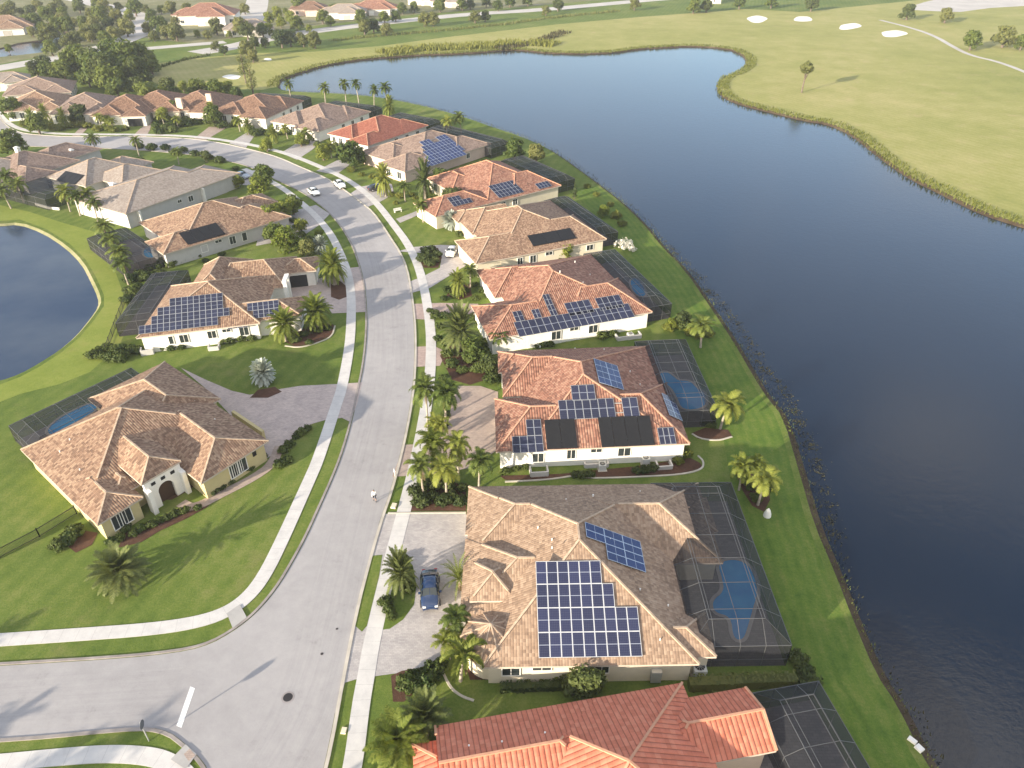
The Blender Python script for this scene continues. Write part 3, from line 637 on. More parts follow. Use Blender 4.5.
# driveways
DR = [('pave_grey', [(384, 514), (410, 514), (466, 514), (478, 540), (478, 590), (474, 612), (460, 632), (445, 652), (430, 664), (408, 672), (385, 675), (358, 679), (341, 684), (352, 633), (372, 548)], 'grey paver driveway of the near house with the blue car'),
 ('pave_tan', [(405, 445), (420, 444), (446, 436), (452, 402), (458, 386), (480, 386), (498, 392), (498, 450), (470, 468), (440, 474), (392, 477)], 'tan paver driveway behind the roadside palm cluster'),
 ('pave_pink', [(414, 304), (440, 303), (478, 304), (484, 316), (456, 313), (436, 313), (428, 320), (414, 319)], 'pinkish paver driveway of the orange-roofed house'),
 ('pave_pink', [(415, 347), (434, 346), (446, 352), (440, 366), (414, 367)], 'short pinkish paver apron hidden by plants'),
 ('pave_grey', [(397, 251.5), (415, 247), (441, 245), (470, 246), (478, 262), (462, 268), (446, 278), (430, 288), (408, 294), (406.5, 283), (424, 276), (440, 268), (442, 254), (420, 253)], 'curved paver driveway with a parked white car'),
 ('pave_grey', [(350, 194), (360, 187), (376, 184), (392, 184), (394, 194), (380, 202), (368, 207)], 'pale driveway at the bend with a dark parked car'),
 ('pave_grey', [(396, 219), (412, 213), (426, 207), (430, 210), (414, 217), (400, 223)], 'narrow pale path across the lawn of the orange-roofed house'),
 ('pave_grey', [(281, 153), (302, 140), (322, 141), (312, 150), (297, 160)], 'pale driveway before the brown-roofed far house'),
 ('pave_grey', [(316, 171), (338, 160), (352, 163), (336, 175)], 'short driveway before the red-roofed house'),
 ('pave_tan', [(194, 138.6), (209, 127), (228, 127), (206, 140)], 'pinkish driveway before the far white-fronted house'),
 ('pave_grey', [(229, 143.5), (246, 133), (255, 135), (246, 148)], 'pale driveway between two far front lawns'),
 ('pave_tan', [(132, 136.8), (141, 128), (152, 121), (150, 130), (146, 136.8)], 'driveway leading to the far dark garage'),
 ('pave_tan', [(72, 136), (84, 124), (92, 121), (86, 130), (80, 136)], 'driveway at the far left curve'),
 ('pave_warm', [(181, 368), (206, 380), (232, 391), (250, 395), (275, 390), (300, 386), (340, 384), (362, 382.5), (358, 402), (350, 422), (342, 418), (326, 420), (312, 424), (300, 432), (282, 447), (268, 458), (240, 470), (235, 420), (205, 388)], 'wide grey paver driveway and court of the tan-roofed house on the left'),
 ('pave_warm', [(278, 302), (283, 290), (310, 282), (330, 275), (350, 268), (359, 267), (364, 280), (366, 300), (366.5, 312), (332, 313.5), (326, 304), (305, 298)], 'paver driveway curling round a big palm on the left'),
 ('pave_grey', [(256, 246), (262, 222), (290, 212), (316, 205), (330, 214), (318, 226), (300, 238)], 'shaded grey driveway on the left at the bend'),
 ('pave_grey', [(232, 184), (240, 172), (258, 170), (272, 178), (254, 186)], 'driveway with a silver car on the far left side')]
for m, pts, lb in DR: flat('driveway', pts, .035, m, lb, 'driveway')
strip('footpath', [(280, 446), (272, 465), (255, 477), (236, 487), (216, 497), (203, 504), (190, 508), (181, 503)], 1.3, .045, 'pave_tan', 'curved paver footpath to the arched porch of the tan-roofed house', 'footpath')
# verge and island grass on top of paving
for pts, lb in (([(372.5, 556), (382.5, 555), (379, 577), (367, 626), (362, 632), (354, 625)], 'narrow grass verge between kerb and sidewalk by the blue car'),
                ([(397.5, 554), (405, 556), (413, 566), (416.5, 585), (414, 605), (403, 620), (390, 629), (382, 630)], 'rounded grass island with a palm beside the blue car'),
                ([(333, 289), (340, 287), (347, 291), (347, 299), (339, 301), (331, 298)], 'x')):
    if lb != 'x': flat('grass_island', pts, .05, 'lawn', lb, 'grass')
BEDS = [([(331, 284), (340, 281), (346, 286), (347, 297), (339, 300), (331, 297)], 'round mulch bed under the big palm on the left drive'),
 ([(391, 676), (402, 671), (420, 668), (440, 664), (442, 674), (420, 688), (404, 702), (393, 702)], 'mulch bed beside the lower grey driveway'),
 ([(391, 600), (398, 596), (405, 603), (401, 613), (393, 612)], 'mulch ring under the island palm'),
 ([(500, 476), (560, 474), (600, 470), (640, 466), (690, 458), (700, 463), (703, 468), (690, 473), (640, 476), (590, 479), (570, 476), (540, 480), (505, 480)], 'long brown mulch bed along the wall of the third house'),
 ([(692, 433), (705, 428), (728, 430), (732, 436), (718, 440), (698, 439)], 'curved mulch bed at the corner of the pool cage'),
 ([(118, 548), (126, 532), (150, 522), (180, 508), (205, 503), (214, 501), (206, 508), (186, 519), (160, 531), (140, 543)], 'red-brown mulch bed under the arched porch windows'),
 ([(160, 470), (186, 455), (203, 478), (190, 490), (172, 500), (160, 500)], 'mulch bed beside the arched porch'),
 ([(66, 545), (86, 531), (98, 533), (92, 545), (76, 553)], 'mulch bed at the left corner of the tan-roofed house'),
 ([(285, 342), (300, 330), (322, 322), (334, 325), (332, 335), (316, 343), (296, 347)], 'dark mulch bed under two round palms on the left'),
 ([(250, 398), (258, 390), (275, 387), (282, 392), (268, 398)], 'mulch ring under the pale silver palm'),
 ([(440, 356), (452, 340), (470, 338), (482, 345), (486, 380), (470, 385), (452, 380)], 'planting bed before the fourth house'),
 ([(446, 296), (455, 286), (470, 284), (472, 296), (460, 300)], 'reddish mulch under plants before the orange roof'),
 ([(424, 268), (418, 258), (424, 250), (438, 248), (442, 258), (438, 268)], 'mulch island in the curved driveway'),
 ([(458, 640), (472, 628), (490, 660), (520, 670), (560, 673), (590, 676), (560, 682), (500, 680), (470, 680)], 'shady mulch bed along the wall of the near house'),
 ([(411, 511), (416, 488), (440, 478), (466, 486), (466, 511)], 'dark planting bed under the roadside palms'),
 ([(736, 470), (752, 474), (768, 480), (770, 500), (764, 512), (752, 506), (742, 490)], 'dark mulch under the lakeside palms')]
for pts, lb in BEDS: flat('mulch_bed', smooth_px(pts) if False else pts, .042, 'mulch', lb, 'mulch bed')
def holed(name, loops, z, mat, label, cat):
    bm = bmesh.new(); es = []
    for L in loops:
        vs = [bm.verts.new((p.x, p.y, z)) for p in L]; es += [bm.edges.new((vs[i], vs[(i+1) % len(vs)])) for i in range(len(vs))]
    bmesh.ops.triangle_fill(bm, use_beauty=True, use_dissolve=False, edges=es)
    for f in bm.faces:
        if f.normal.z < 0: f.normal_flip()
    me = bpy.data.meshes.new(name); bm.to_mesh(me); bm.free(); me.materials.append(MATS[mat]); return tag(link(name, me), label, cat, None, 'structure')
holed('far_ground', [[G(*p) for p in [(-300, 70), (-60, 70), (0, 64), (20, 60), (60, 55), (95, 46), (130, 36), (160, 40), (200, 44), (260, 33), (330, 24), (420, 14), (520, 7), (600, 0), (700, -10), (500, -40), (100, -40), (-300, -30)]], pond], .006, 'rough_olive', 'dry olive ground under the far houses and trees', 'ground')
# far roads
strip('far_road', [(196, 53), (232, 47), (270, 38), (320, 30), (400, 21), (470, 14), (540, 10), (600, 4.5), (660, -1), (760, -8)], 13, .03, 'road_pale', 'pale far road running behind the lake', 'road', it=1)
strip('far_road_link', [(-60, 78), (0, 68), (40, 61), (80, 54), (112, 45), (140, 34), (150, 28), (140, 16), (122, 10), (96, 4), (60, -4)], 12, .034, 'road_pale', 'pale road curving up the far left corner', 'road', it=2)
strip('far_road_bend', [(92, 56), (130, 50), (165, 47), (196, 44.5), (225, 42)], 8, .038, 'road_pale', 'pale road joining the far roads behind the dark trees', 'road', it=1)
strip('far_street', [(258, -2), (256, 8), (252, 18), (256, 24)], 14, .03, 'road_pale', 'short pale street between far roofs', 'road', it=1)
# ---------------------------------------------------------------- houses on the lake side, near to far
# near house, tan roof
h1 = House('near house with tan tiled roof, a big stepped solar array and a round turret', (466, 560), 1, 90, 'tan', 'cream', name='tan_roof_house')
a = h1.hip(2.0, 20.7, -12.2, 10.9, (10.9, -2.0, 10.9, .1), 7.7)
h1.hip(10, 25.5, -.8, 10.95, (14.5, 4.9, 19.8, 4.9), 5.7)
h1.hip(0, 12.5, 0, 10.8, (4.9, 5.4, 9, 5.4), 5.4)
h1.hip(-.25, 8, 3.5, 10.85, (3.1, 7.2, 5, 7.2), 4.6)
h1.hip(-.2, 12, -7.2, 2.9, (5.1, -2.1, 10, -2.1), 5.5)
g = h1.hip(.7, 4.95, -5.9, -1.1, (2.8, -3.7, 2.8, -3.6), 5.3, 3.95)
h1.hip(15.4, 22.3, -11.5, -6.9)
h1.hip(20, 25.9, 3.4, 8.6)
t = h1.turret(2.7, -9.1, 2.75, 3.1, 4.75)
h1.array(a, 'S', (535.5, 561.5), (642.5, 656.5), 9, 4, {(6, 0), (7, 0), (8, 0), (7, 1), (8, 1)}, 'pv_white')
h1.array(a, 'E', (584.7, 522), (646, 572.5), 4, 3, {(2, 0), (3, 0)}, 'pv_bright')
h1.win(a, 'S', (511, 664.5), 1.5, 1.0, 1.7); h1.win(a, 'S', (542, 664), 1.6, .7, 2.2); h1.win(a, 'S', (602, 665), 1.2, .9, 1.8)
h1.vent(a, 'N', (593, 497))
for px in ((566, 500), (640, 492), (672, 490)): h1.vent(a, 'N', px, .06, .2)
for px in ((640, 590), (668, 606), (610, 540)): h1.vent(a, 'E', px, .07, .2)
for px in ((552, 548), (660, 640)): h1.vent(a, 'S', px, .06, .2)
for px in ((538, 528), (552, 540)): h1.vent(a, 'W', px, .07, .2)
h1.block('utility_meter', 17.2, -11.95, .4, 1.8, .45, .25, 'metal')
h1.done()
cage('big black screened pool cage of the tan-roofed near house', h1, 20.2, 29.3, -10.4, 11.2, 2.9, 4.1, 2.0, 4, 7)
# third house: terracotta, many panels
h2 = House('terracotta-roofed house crowded with solar panels and black heater mats', (497, 452), 4, 92, 'terra', 'white', name='terracotta_roof_house')
c = h2.hip(3.4, 22.8, 0, 23.1, (11.2, 9.4, 11.2, 12.4), 7.4)
e = h2.hip(8, 23.3, -.02, 13.2, (13, 6.8, 18.2, 6.8), 5.85)
w = h2.hip(1.0, 12, 11.4, 22.9, (5.2, 16.9, 10, 16.9), 5.6)
h2.hip(.5, 8, 17.4, 22.95, (2.7, 20, 5, 20), 4.3)
f = h2.hip(-.1, 10, .05, 11, (4.3, 5.8, 8, 5.8), 5.3)
h2.array(c, 'S', (570.5, 385.5), (596, 400), 3, 1); h2.array(c, 'S', (558, 400.5), (640, 416.5), 10, 1, {(7, 0)})
h2.array(c, 'S', (544, 420), (578, 448), 2, 1, (), 'thermal', name='heater_array', sub='heater_mat'); h2.array(c, 'S', (597.5, 417.5), (655, 445), 4, 1, (), 'thermal', name='heater_array', sub='heater_mat')
h2.array(f, 'S', (510.5, 420.5), (544, 452), 4, 2, {(0, 0), (1, 0)}); h2.array(c, 'S', (657, 428), (676.5, 444), 3, 1)
h2.array(c, 'E', (593.5, 358.5), (624, 390), 4, 2, (), 'pv_bright'); h2.array(e, 'E', (661.5, 393), (682.5, 421), 4, 2, (), 'pv_bright')
for px, w_, h_, z in (((538, 464), 1.3, 1.3, 1.5), ((571, 457), 1.0, 1.3, 1.8), ((596, 454), 1.3, .5, 2.2), ((624, 453.5), 1.5, 1.2, 1.8)): h2.win(c, 'S', px, w_, h_, z)
for px in ((540, 347), (575, 349), (604, 350)): h2.vent(c, 'N', px, .07, .22)
for px in ((630, 372), (640, 385)): h2.vent(c, 'E', px, .07, .22)
h2.win(w, 'S', 1.5, 1.4, 1.1, 1.9)
h2.done()
cage('black screened pool cage over a blue pool behind the terracotta roof', h2, 21.0, 28.7, 7.0, 25.0, 2.7, 3.7, 1.6, 4, 7)
# fourth house: orange
h3 = House('orange-roofed house with a long staggered row of solar panels above a white wall', (518, 335), 19, 107, 'terra', 'white', name='orange_roof_house')
c = h3.hip(1.2, 21.8, 0, 23.7, (9.4, 10.8, 9.4, 13), 7.3)
e = h3.hip(8, 22.6, -.02, 13, (12.7, 6.5, 17.4, 6.5), 5.85)
h3.hip(0, 10, 12.8, 23.8, (4.6, 18.2, 8, 18.2), 5.4)
h3.hip(-.2, 6, 18.3, 23.9, (2.7, 21, 4, 21), 4.3)
f = h3.hip(-4.4, 9, .1, 11.2, (.8, 5.7, 6, 5.7), 5.1)
h3.array(c, 'S', (513.5, 322.5), (635, 317), 17, 1); h3.array(c, 'S', (563.8, 303.5), (625, 307), 9, 1, {(4, 0)}); h3.array(c, 'S', (542, 295), (558, 315), 2, 2); h3.array(c, 'S', (531, 310), (542, 317.4), 2, 1)
h3.array(f, 'S', (512, 312), (525, 320.5), 2, 1)
for px, w_, h_, z in (((556, 336), 1.5, 1.4, 1.5), ((574, 330), 1.4, .5, 2.1), ((593, 330), 1.5, 1.3, 1.5)): h3.win(c, 'S', px, w_, h_, z)
for px in ((575, 262), (560, 272)): h3.vent(c, 'N', px, .07, .22)
for px in ((583, 283), (590, 275)): h3.vent(c, 'E', px, .07, .22)
h3.done()
cage('black screened pool cage behind the orange-roofed house', h3, 20.8, 27.2, 2.0, 25.0, 2.7, 3.6, 2.0, 4, 7)
# fifth: brown with black mats
h4 = House('brown-roofed house with one row of black heater mats above a cream wall', (476, 264), 25, 113, 'brown', 'cream', name='brown_roof_house')
c = h4.hip(4.6, 26.5, 0, 23.5, (14, 10.8, 14, 13), 7.3)
e = h4.hip(12, 27.2, -.02, 14, (17, 7, 22.6, 7), 5.85)
h4.hip(4.2, 15, 13, 26, (9.5, 19.5, 14, 19.5), 5.5); h4.hip(3.6, 9, 20, 26.1)
f = h4.hip(0, 14, .1, 11.5, (5, 5.8, 9, 5.8), 5.2)
h4.array(c, 'S', (527, 235.7), (576.5, 238.3), 3, 1, (), 'thermal', name='heater_array', sub='heater_mat')
for px, w_, h_, z in (((520, 259), 1.0, 1.4, 1.6), ((533, 256), 1.2, 1.4, 1.6), ((549, 252), 1.4, .6, 2.1), ((590, 243), 1.4, 1.0, 1.7)): h4.win(c, 'S', px, w_, h_, z)
h4.done()
cage('grey-black screened pool cage beside the lake behind the brown-roofed house', h4, 25.5, 31.6, 3, 25, 2.6, 3.6, 1.8, 4, 7)
# sixth: bright orange
h5 = House('bright orange-roofed house with solar panels on two wings and a cream front', (443, 215), 36, 124, 'terra', 'cream', cap='orange', name='orange_roof_house')
c = h5.hip(11, 30, 0, 23, (20.4, 12, 20.4, 14.5), 7.1); e = h5.hip(18, 31.5, -.02, 13.4, (23, 6.7, 26.5, 6.7), 5.6)
g = h5.hip(8.5, 18, 11, 22.6); f = h5.hip(-1.8, 13, .1, 9.8)
h5.array(c, 'S', (488, 186), (524, 192), 7, 2); h5.array(f, 'S', (447, 198), (473, 202), 5, 2, {(3, 0), (4, 0)}); h5.array(e, 'S', (534.7, 184), (552, 186), 4, 1)
h5.win(c, 'S', (503, 200), 1.2, 1.2, 1.7); h5.win(c, 'S', (515, 198), 1.2, 1.2, 1.7); h5.win(g, 'W', 3, 1.4, 1.5, 1.6); h5.win(g, 'W', 7, 1.4, 1.5, 1.6)
h5.done()
cage('dark pool cage behind the bright orange-roofed house', h5, 29.5, 38, 3, 24, 2.6, 3.5, 1.6, 4, 6)
# seventh: brown, large block of panels
h6 = House('brown-roofed house with a large blue block of solar panels', (405, 172), 50, 138, 'umber', 'blush', name='brown_roof_house')
c = h6.hip(5, 30, 0, 21.5, (17.2, 10.7, 19.5, 10.7), 7.0); h6.hip(3, 14, 8, 20.8); f = h6.hip(0, 12, .1, 10.2); h6.hip(18, 31, -.02, 11)
h6.array(c, 'S', (402, 147), (470, 153.5), 13, 5, {(i, j) for i in range(13) for j in range(5) if i < [5, 4, 3, 2, 0][j] or (j == 0 and 7 < i < 10) or (j == 4 and i > 11)}, 'pv_bright')
h6.win(c, 'S', (468, 158), 1.2, 1.2, 1.7); h6.win(f, 'W', 3, 1.4, 1.6, 1.5); h6.win(f, 'W', 7, 1.4, 1.6, 1.5)
h6.done()
cage('long dark pool cage on the shore behind the house with the blue solar block', h6, 29, 36.5, -2, 24, 2.6, 3.5, 1.4, 4, 7)
# generic lot house for the far part of the row
def lot_house(label, org, yx, tile, wall, sx=1.0, sy=1.0, name='tiled_house', win=3, rear=True, cage_label=None, yy=None, zr=6.6, garage=True):
    h = House(label, org, yx, yy if yy else yx+90, tile, wall, name=name)
    X = lambda v: v*sx; Y = lambda v: v*sy
    h.hip(X(5), X(24), Y(0), Y(21), (X(13), Y(10.5), X(15.5), Y(10.5)), zr)
    w = h.hip(X(2.5), X(14), Y(9.5), Y(20.8)); f = h.hip(0, X(11), Y(.1), Y(9.6))
    if rear: h.hip(X(14), X(25), Y(.05), Y(12))
    if garage: h.win(f, 'W', (Y(9.6)-1)*.5, 4.6, 2.2, 1.15, 'garage_door', 'garage')
    for k in range(win): h.win(w, 'W', 1.5+k*3.0*sy, 1.2, 1.7, 1.5)
    for k in range(3): h.win(0, 'S', X(6)+k*4.5, 1.2, 1.2, 1.7)
    h.done()
    if cage_label: cage(cage_label, h, X(24.5), X(32), Y(1), Y(20), 2.6, 3.4, 1.4, 3, 5)
    return h
h7 = lot_house('red-tiled house with a white front beside the brown solar house', (368, 146), 56, 'red', 'white', 1.0, .85, 'red_roof_house', 3, True, 'dark pool cage standing at the water behind the red-tiled house')
h8 = lot_house('brown-tiled far house between the red roof and the rust roof', (319, 131.5), 64, 'umber', 'white', 1.0, .95, 'brown_roof_house', 3, True, 'thin dark pool cage at the water behind the brown-tiled far house')
h9 = lot_house('rust-tiled far house whose rear roof meets the end of the lake', (266, 119), 76, 'rust', 'white', .95, 1.0, 'rust_roof_house', 3, True, 'thin dark pool cage at the far left end of the lake')
h10 = lot_house('rust-brown far house with a bright white front and two chimneys', (216, 113), 86, 'rust', 'white', .9, .95, 'rust_roof_house', 4, False)
h10.block('chimney', 3.4, 12.5, 3, 6.4, .45, .9, 'w_peach'); h10.block('chimney', 8, 5, 4, 6.8, .4, .8, 'w_peach')
h11 = lot_house('plain rust-brown far house hidden behind front shrubs', (180, 111.5), 93, 'rust', 'cream', .85, .95, 'rust_roof_house', 3, False)
h12 = lot_house('far house with an open dark garage facing the curve', (146, 116), 98, 'rust', 'white', .9, .80, 'rust_roof_house', 2, False, garage=False)
h12.win(2, 'W', 3.6, 4.2, 2.3, 1.15, 'garage_door', 'dark')  # open garage: panel colour paints the shade inside
h13 = lot_house('pale pinkish-tan roofed house at the far curve with a white gable', (110, 113), 103, 'umber', 'white', .9, .85, 'tan_roof_house', 2, False)
h14 = lot_house('pale tan far house at the end of the curve behind shrubs', (64, 109), 110, 'brown', 'white', .85, .8, 'tan_roof_house', 2, False)
h15 = lot_house('long grey-brown roofed house behind the far curve houses', (72, 92), 112, 'umber', 'grey', .8, 1.0, 'brown_roof_house', 2, False)
# bottom house, bright orange roof running off the frame
h0 = House('bright orange ribbed-tile house cut by the bottom edge of the picture', (682, 684), 10.7, 100, 'orange', 'peach', name='orange_roof_house')
h0.ez = 3.2
a = h0.hip(-14.5, 0, -14.5, 0, p=.45)
h0.hip(-20.7, -7.5, -8.1, -.01, p=.45, gable='W'); h0.hip(-4, 5.0, -6.9, -1.4, p=.42, gable='E'); h0.hip(-22.6, -19, -8.6, -1.1, p=.42, ez=3.0)
for px in ((502, 742), (469, 746), (545, 733)): h0.vent(1, 'N', px, .07, .12)
h0.done()
cage('dark pool cage at the bottom edge beside the bright orange roof', h0, 5.6, 11.6, -15.5, -1.7, 2.7, 3.5, 1.5, 3, 5)
# ---------------------------------------------------------------- houses on the left
l1 = House('tan-brown roofed house with a white arched porch on the left lawn', (94, 527), 55, 140, 'brown', 'yellow', name='tan_roof_house')
c = l1.hip(.3, 20.4, 2.7, 19.6, (10, 12.1, 10.3, 11.7), 6.9)
l1.hip(10.3, 21.6, 9, 23.3, (16, 12, 16, 17.6), 5.4)
ew = l1.hip(10.9, 20.4, -3.3, 12, (15.3, -.2, 15.3, 8), 5.1)
sw = l1.hip(.35, 5.6, 0, 9)
l1.hip(3.4, 7.1, 1.9, 9, ez=3.25)
po = l1.hip(6.0, 10.9, .4, 9, (8.3, 2.2, 8.3, 8), 5.75, 4.3, wall=False)
l1.win(ew, 'S', (237.5, 474), 1.1, 1.9, 1.6); l1.win(ew, 'S', (242, 468), 1.1, 1.9, 1.6) if False else None
l1.win(ew, 'S', (234.5, 472), 1.15, 1.8, 1.6); l1.win(ew, 'S', (242.5, 466.5), 1.15, 1.8, 1.6); l1.win(ew, 'S', (254, 453), .3, .5, 2.1, 'wall_lamp', 'black', 'black')
l1.win(sw, 'S', (117, 519), 1.15, 1.8, 1.6); l1.win(sw, 'S', (125, 513), 1.15, 1.8, 1.6)
# arched porch: white wall with three slots over an open arch
def porch(h, k):
    o, d, n, L = h.side(k, 'S'); up = Vector((0, 0, 1)); b = MB(); dk = MB(); th = .45; W = L+.5; H = 4.05; aw = 1.9; ah = 1.9
    o = o-d*.25; cx = W/2; seg = 14
    prof = [(cx-aw/2, 0)]+[(cx-aw/2*math.cos(math.pi*i/seg), ah+aw/2*math.sin(math.pi*i/seg)) for i in range(seg+1)]+[(cx+aw/2, 0)]
    def pt(x, z, off): return o+d*x+up*z+n*off
    out_ = [(0, 0)]+[(0, H)]
    for off, fl in ((.35, 1), (.35-th, 0)):
        b.face([pt(0, 0, off), pt(prof[0][0], 0, off), pt(prof[0][0], ah, off), pt(0, ah, off)]); b.face([pt(prof[-1][0], 0, off), pt(W, 0, off), pt(W, ah, off), pt(prof[-1][0], ah, off)])
        q = prof[1:-1]; m = len(q)//2
        b.face([pt(0, ah, off)]+[pt(*p, off) for p in q[:m+1]]+[pt(cx, H, off), pt(0, H, off)]); b.face([pt(*p, off) for p in q[m:]]+[pt(W, ah, off), pt(W, H, off), pt(cx, H, off)])
    for i in range(len(prof)-1): b.face([pt(*prof[i], .35), pt(*prof[i+1], .35), pt(*prof[i+1], .35-th), pt(*prof[i], .35-th)])
    for x in (0, W): b.face([pt(x, 0, .35), pt(x, H, .35), pt(x, H, .35-th), pt(x, 0, .35-th)])
    for x0 in (-.12, W+.12-.5): b.box(pt(x0+.25, 1.6, .55), (.26, .55, 1.6), (d, n, up))
    b.build('porch_wall', MATS['w_white'], h.root)
    for x in (-1.2, 0, 1.2): dk.box(pt(cx+x, 3.45, .36), (.26, .03, .20), (d, n, up))
    dk.build('porch_slot', MATS['dark'], h.root)  # dark blocks on the uncut wall, painted as the slots' shade
    e = MB(); e.box(pt(cx, 1.4, -.24), (aw/2+.1, .04, 1.5), (d, n, up)); e.build('front_door', MATS['door'], h.root)
porch(l1, po)
for px in ((60, 452), (80, 470), (70, 440)): l1.vent(c, 'W', px, .07, .22)
for px in ((170, 390), (195, 402), (215, 420)): l1.vent(c, 'E', px, .07, .22)
l1.block('low_wall', 21.9, 3.8, 0, 1.7, .2, 3.4, 'w_yellow')
l1.done()
cage('dark screened pool cage beside the lawn behind the tan-brown roofed house', l1, 1.4, 18, 18.6, 26.6, 2.5, 3.2, 1.4, 6, 3)
l2 = House('left house with a sloping field of solar panels over a bright white wall', (136, 338), 15, 95, 'brown', 'white', name='solar_roof_house')
c = l2.hip(0, 17.8, 0, 17.6, (8.9, 8.6, 8.9, 9), 6.9)
l2.hip(3.4, 12, 10, 25.2, (7.7, 14, 7.7, 20.8), 6.0)
n_ = l2.hip(8, 19.6, 12, 24.6, (10, 18.3, 15.4, 18.3), 5.7)
e = l2.hip(6, 23.9, .9, 7.6, (12, 4.2, 19.9, 4.2), 4.65)
g = l2.hip(17, 24, 17.5, 23.6)
l2.hip(-.2, 6, 2, 10, p=.3) if False else None
l2.array(c, 'S', (139.5, 302), (230, 323.5), 15, 4, {(i, j) for i in range(15) for j in range(4) if i < [5, 3, 2, 0][j] or i > [13, 13, 14, 12][j]})
l2.array(e, 'S', (247, 303.5), (280, 315.5), 6, 2, {(0, 1)}); l2.array(e, 'S', (227, 319), (248, 327), 4, 1)
for px, w_, h_, z in (((171, 339), .6, 1.3, 1.7), ((184, 338), 1.2, 1.3, 1.7), ((212, 334), 1.2, 1.2, 1.8), ((227, 332), 1.2, .5, 2.2), ((244.5, 332), 1.3, 1.4, 1.7)): l2.win(c, 'S', px, w_, h_, z)
l2.win(g, 'S', 3.2, 3.0, 2.3, 1.15, 'garage_door', 'dark', 'w_white'.replace('w_white', 'trim'))
l2.block('entry_column', 19.8, 13.4, 0, 4.2, .3, .3, 'w_white'); l2.block('entry_column', 19.8, 11.4, 0, 4.2, .3, .3, 'w_white'); l2.block('entry_beam', 19.8, 12.4, 4.2, 4.6, .35, 1.5, 'w_white')
l2.done()
cage('narrow dark green-grey pool cage left of the house with the solar field', l2, -5.4, .6, 7, 25, 2.4, 3.0, 1.2, 2, 6)
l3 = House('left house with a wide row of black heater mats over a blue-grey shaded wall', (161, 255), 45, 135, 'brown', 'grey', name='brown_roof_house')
c = l3.hip(3.6, 25, .1, 19, (13.6, 9.5, 15.6, 9.5), 7.0); w = l3.hip(.4, 11, 0, 8.2, (4.8, 4.1, 6.5, 4.1), 4.8); e = l3.hip(14, 27.2, .15, 12); l3.hip(6, 16, 8, 18.5) ; l3.hip(19, 30, 8, 17)
l3.array(c, 'S', (178.6, 233), (225.5, 234), 4, 1, (), 'thermal', name='heater_array', sub='heater_mat')
for px, w_, h_, z in (((204, 247), 1.2, 1.3, 1.6), ((218, 240), 1.3, .5, 2.2), ((232, 238), 1.2, 1.5, 1.6), ((244, 235), .9, 1.6, 1.6)): l3.win(c, 'S', px, w_, h_, z)
l3.done()
cage('black screened pool cage over a small blue pool on the left', l3, -6.4, 1.2, 1.5, 19.5, 2.4, 3.1, 1.4, 3, 6)
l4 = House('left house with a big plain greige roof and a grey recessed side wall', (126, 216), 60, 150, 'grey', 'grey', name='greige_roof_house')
c = l4.hip(0, 27, 0, 18.5, (10.5, 9.4, 19, 9.4), 6.0, 3.4); e = l4.hip(15, 31, .2, 12.5, ez=3.4, p=.28)
l4.win(c, 'S', (178, 196), 1.0, .6, 1.9); l4.win(c, 'S', (189, 192), 1.2, 1.2, 1.6)
l4.block('wing_wall', 3, .1, 0, 3.1, .2, .5, 'trim'); l4.block('wing_wall', 19.5, .1, 0, 3.1, .2, .5, 'trim')
l4.chimney((118, 201), (110, 184))
l4.done()
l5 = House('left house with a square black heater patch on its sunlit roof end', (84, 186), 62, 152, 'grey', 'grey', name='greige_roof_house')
c = l5.hip(0, 15.5, -.4, 13.4, (6.9, 6.5, 8.8, 6.5), 6.2); l5.hip(4.5, 16.5, -7, 4); l5.hip(10, 20, 1, 10.5)
l5.array(c, 'W', (65.6, 171), (74.5, 184.7), 4, 1, (), 'thermal', name='heater_array', sub='heater_mat')
l5.chimney((99, 172), (93, 159)); l5.chimney((76, 166), (70, 150), .45, .6)
l5.done()
cage('long grey pool cage along the grass bank at the far left', l5, -9, .6, 1, 20, 2.5, 3.0, 1.4, 3, 5)
l6 = House('large grey-brown roofed house at the far left beside the street', (16, 181), 66, 156, 'umber', 'grey', name='brown_roof_house')
l6.hip(0, 17.5, 0, 16, (8, 8, 9.5, 8), 6.5); l6.hip(11, 27, 3.5, 14.5); l6.hip(0, 9, -3, 8); l6.chimney((22, 162), (15, 148), .45, .6)
l6.done()
l7 = House('pale roof corner cut by the left edge of the picture', (-16, 176), 66, 156, 'grey', 'white', name='pale_roof_house')
l7.hip(-12, 12, -8, 8); l7.done()
# ---------------------------------------------------------------- far houses beyond the far road
def far_house(label, px, w, d, rz, tile, wall, name='far_house', ez=3.2):
    h = House(label, (px[0], px[1], 0), rz, rz+90, tile, wall, ez=ez, name=name)
    h.hip(-w/2, w/2, -d/2, d/2, p=.45); h.hip(-w*.15, w*.35, -d*.72, d*.1, p=.45); h.hip(-w*.62, -w*.1, -d*.3, d*.35, p=.4)
    for k in range(3): h.win(0, 'S', 2+k*(w-5)/2, 1.6, 1.5, 1.7)
    h.win(1, 'S', w*.18, 3.5, 2.2, 1.15, 'garage_door', 'garage'); h.done()
far_house('large terracotta roof among trees beyond the far road', (211, 22), 30, 22, 10, 'terra', 'white', ez=4.5)
far_house('pale roofed house with a bluish shaded side below the large terracotta roof', (252, 34), 22, 16, 20, 'grey', 'white')
far_house('tan far roof at the top edge right of the pale grey house', (376, 13), 26, 16, 6, 'terra', 'white')
far_house('pale grey far house left of the tan far roof', (346, 17), 24, 16, 8, 'grey', 'white')
far_house('dark red-brown far roof behind trees near the top edge', (312, 14), 20, 16, 8, 'rust', 'blush')
far_house('pale tan house at the top left corner among trees', (8, 32), 26, 20, 25, 'brown', 'white')
far_house('white-walled far house at the top edge between two trees', (452, 6), 22, 12, 6, 'grey', 'white')
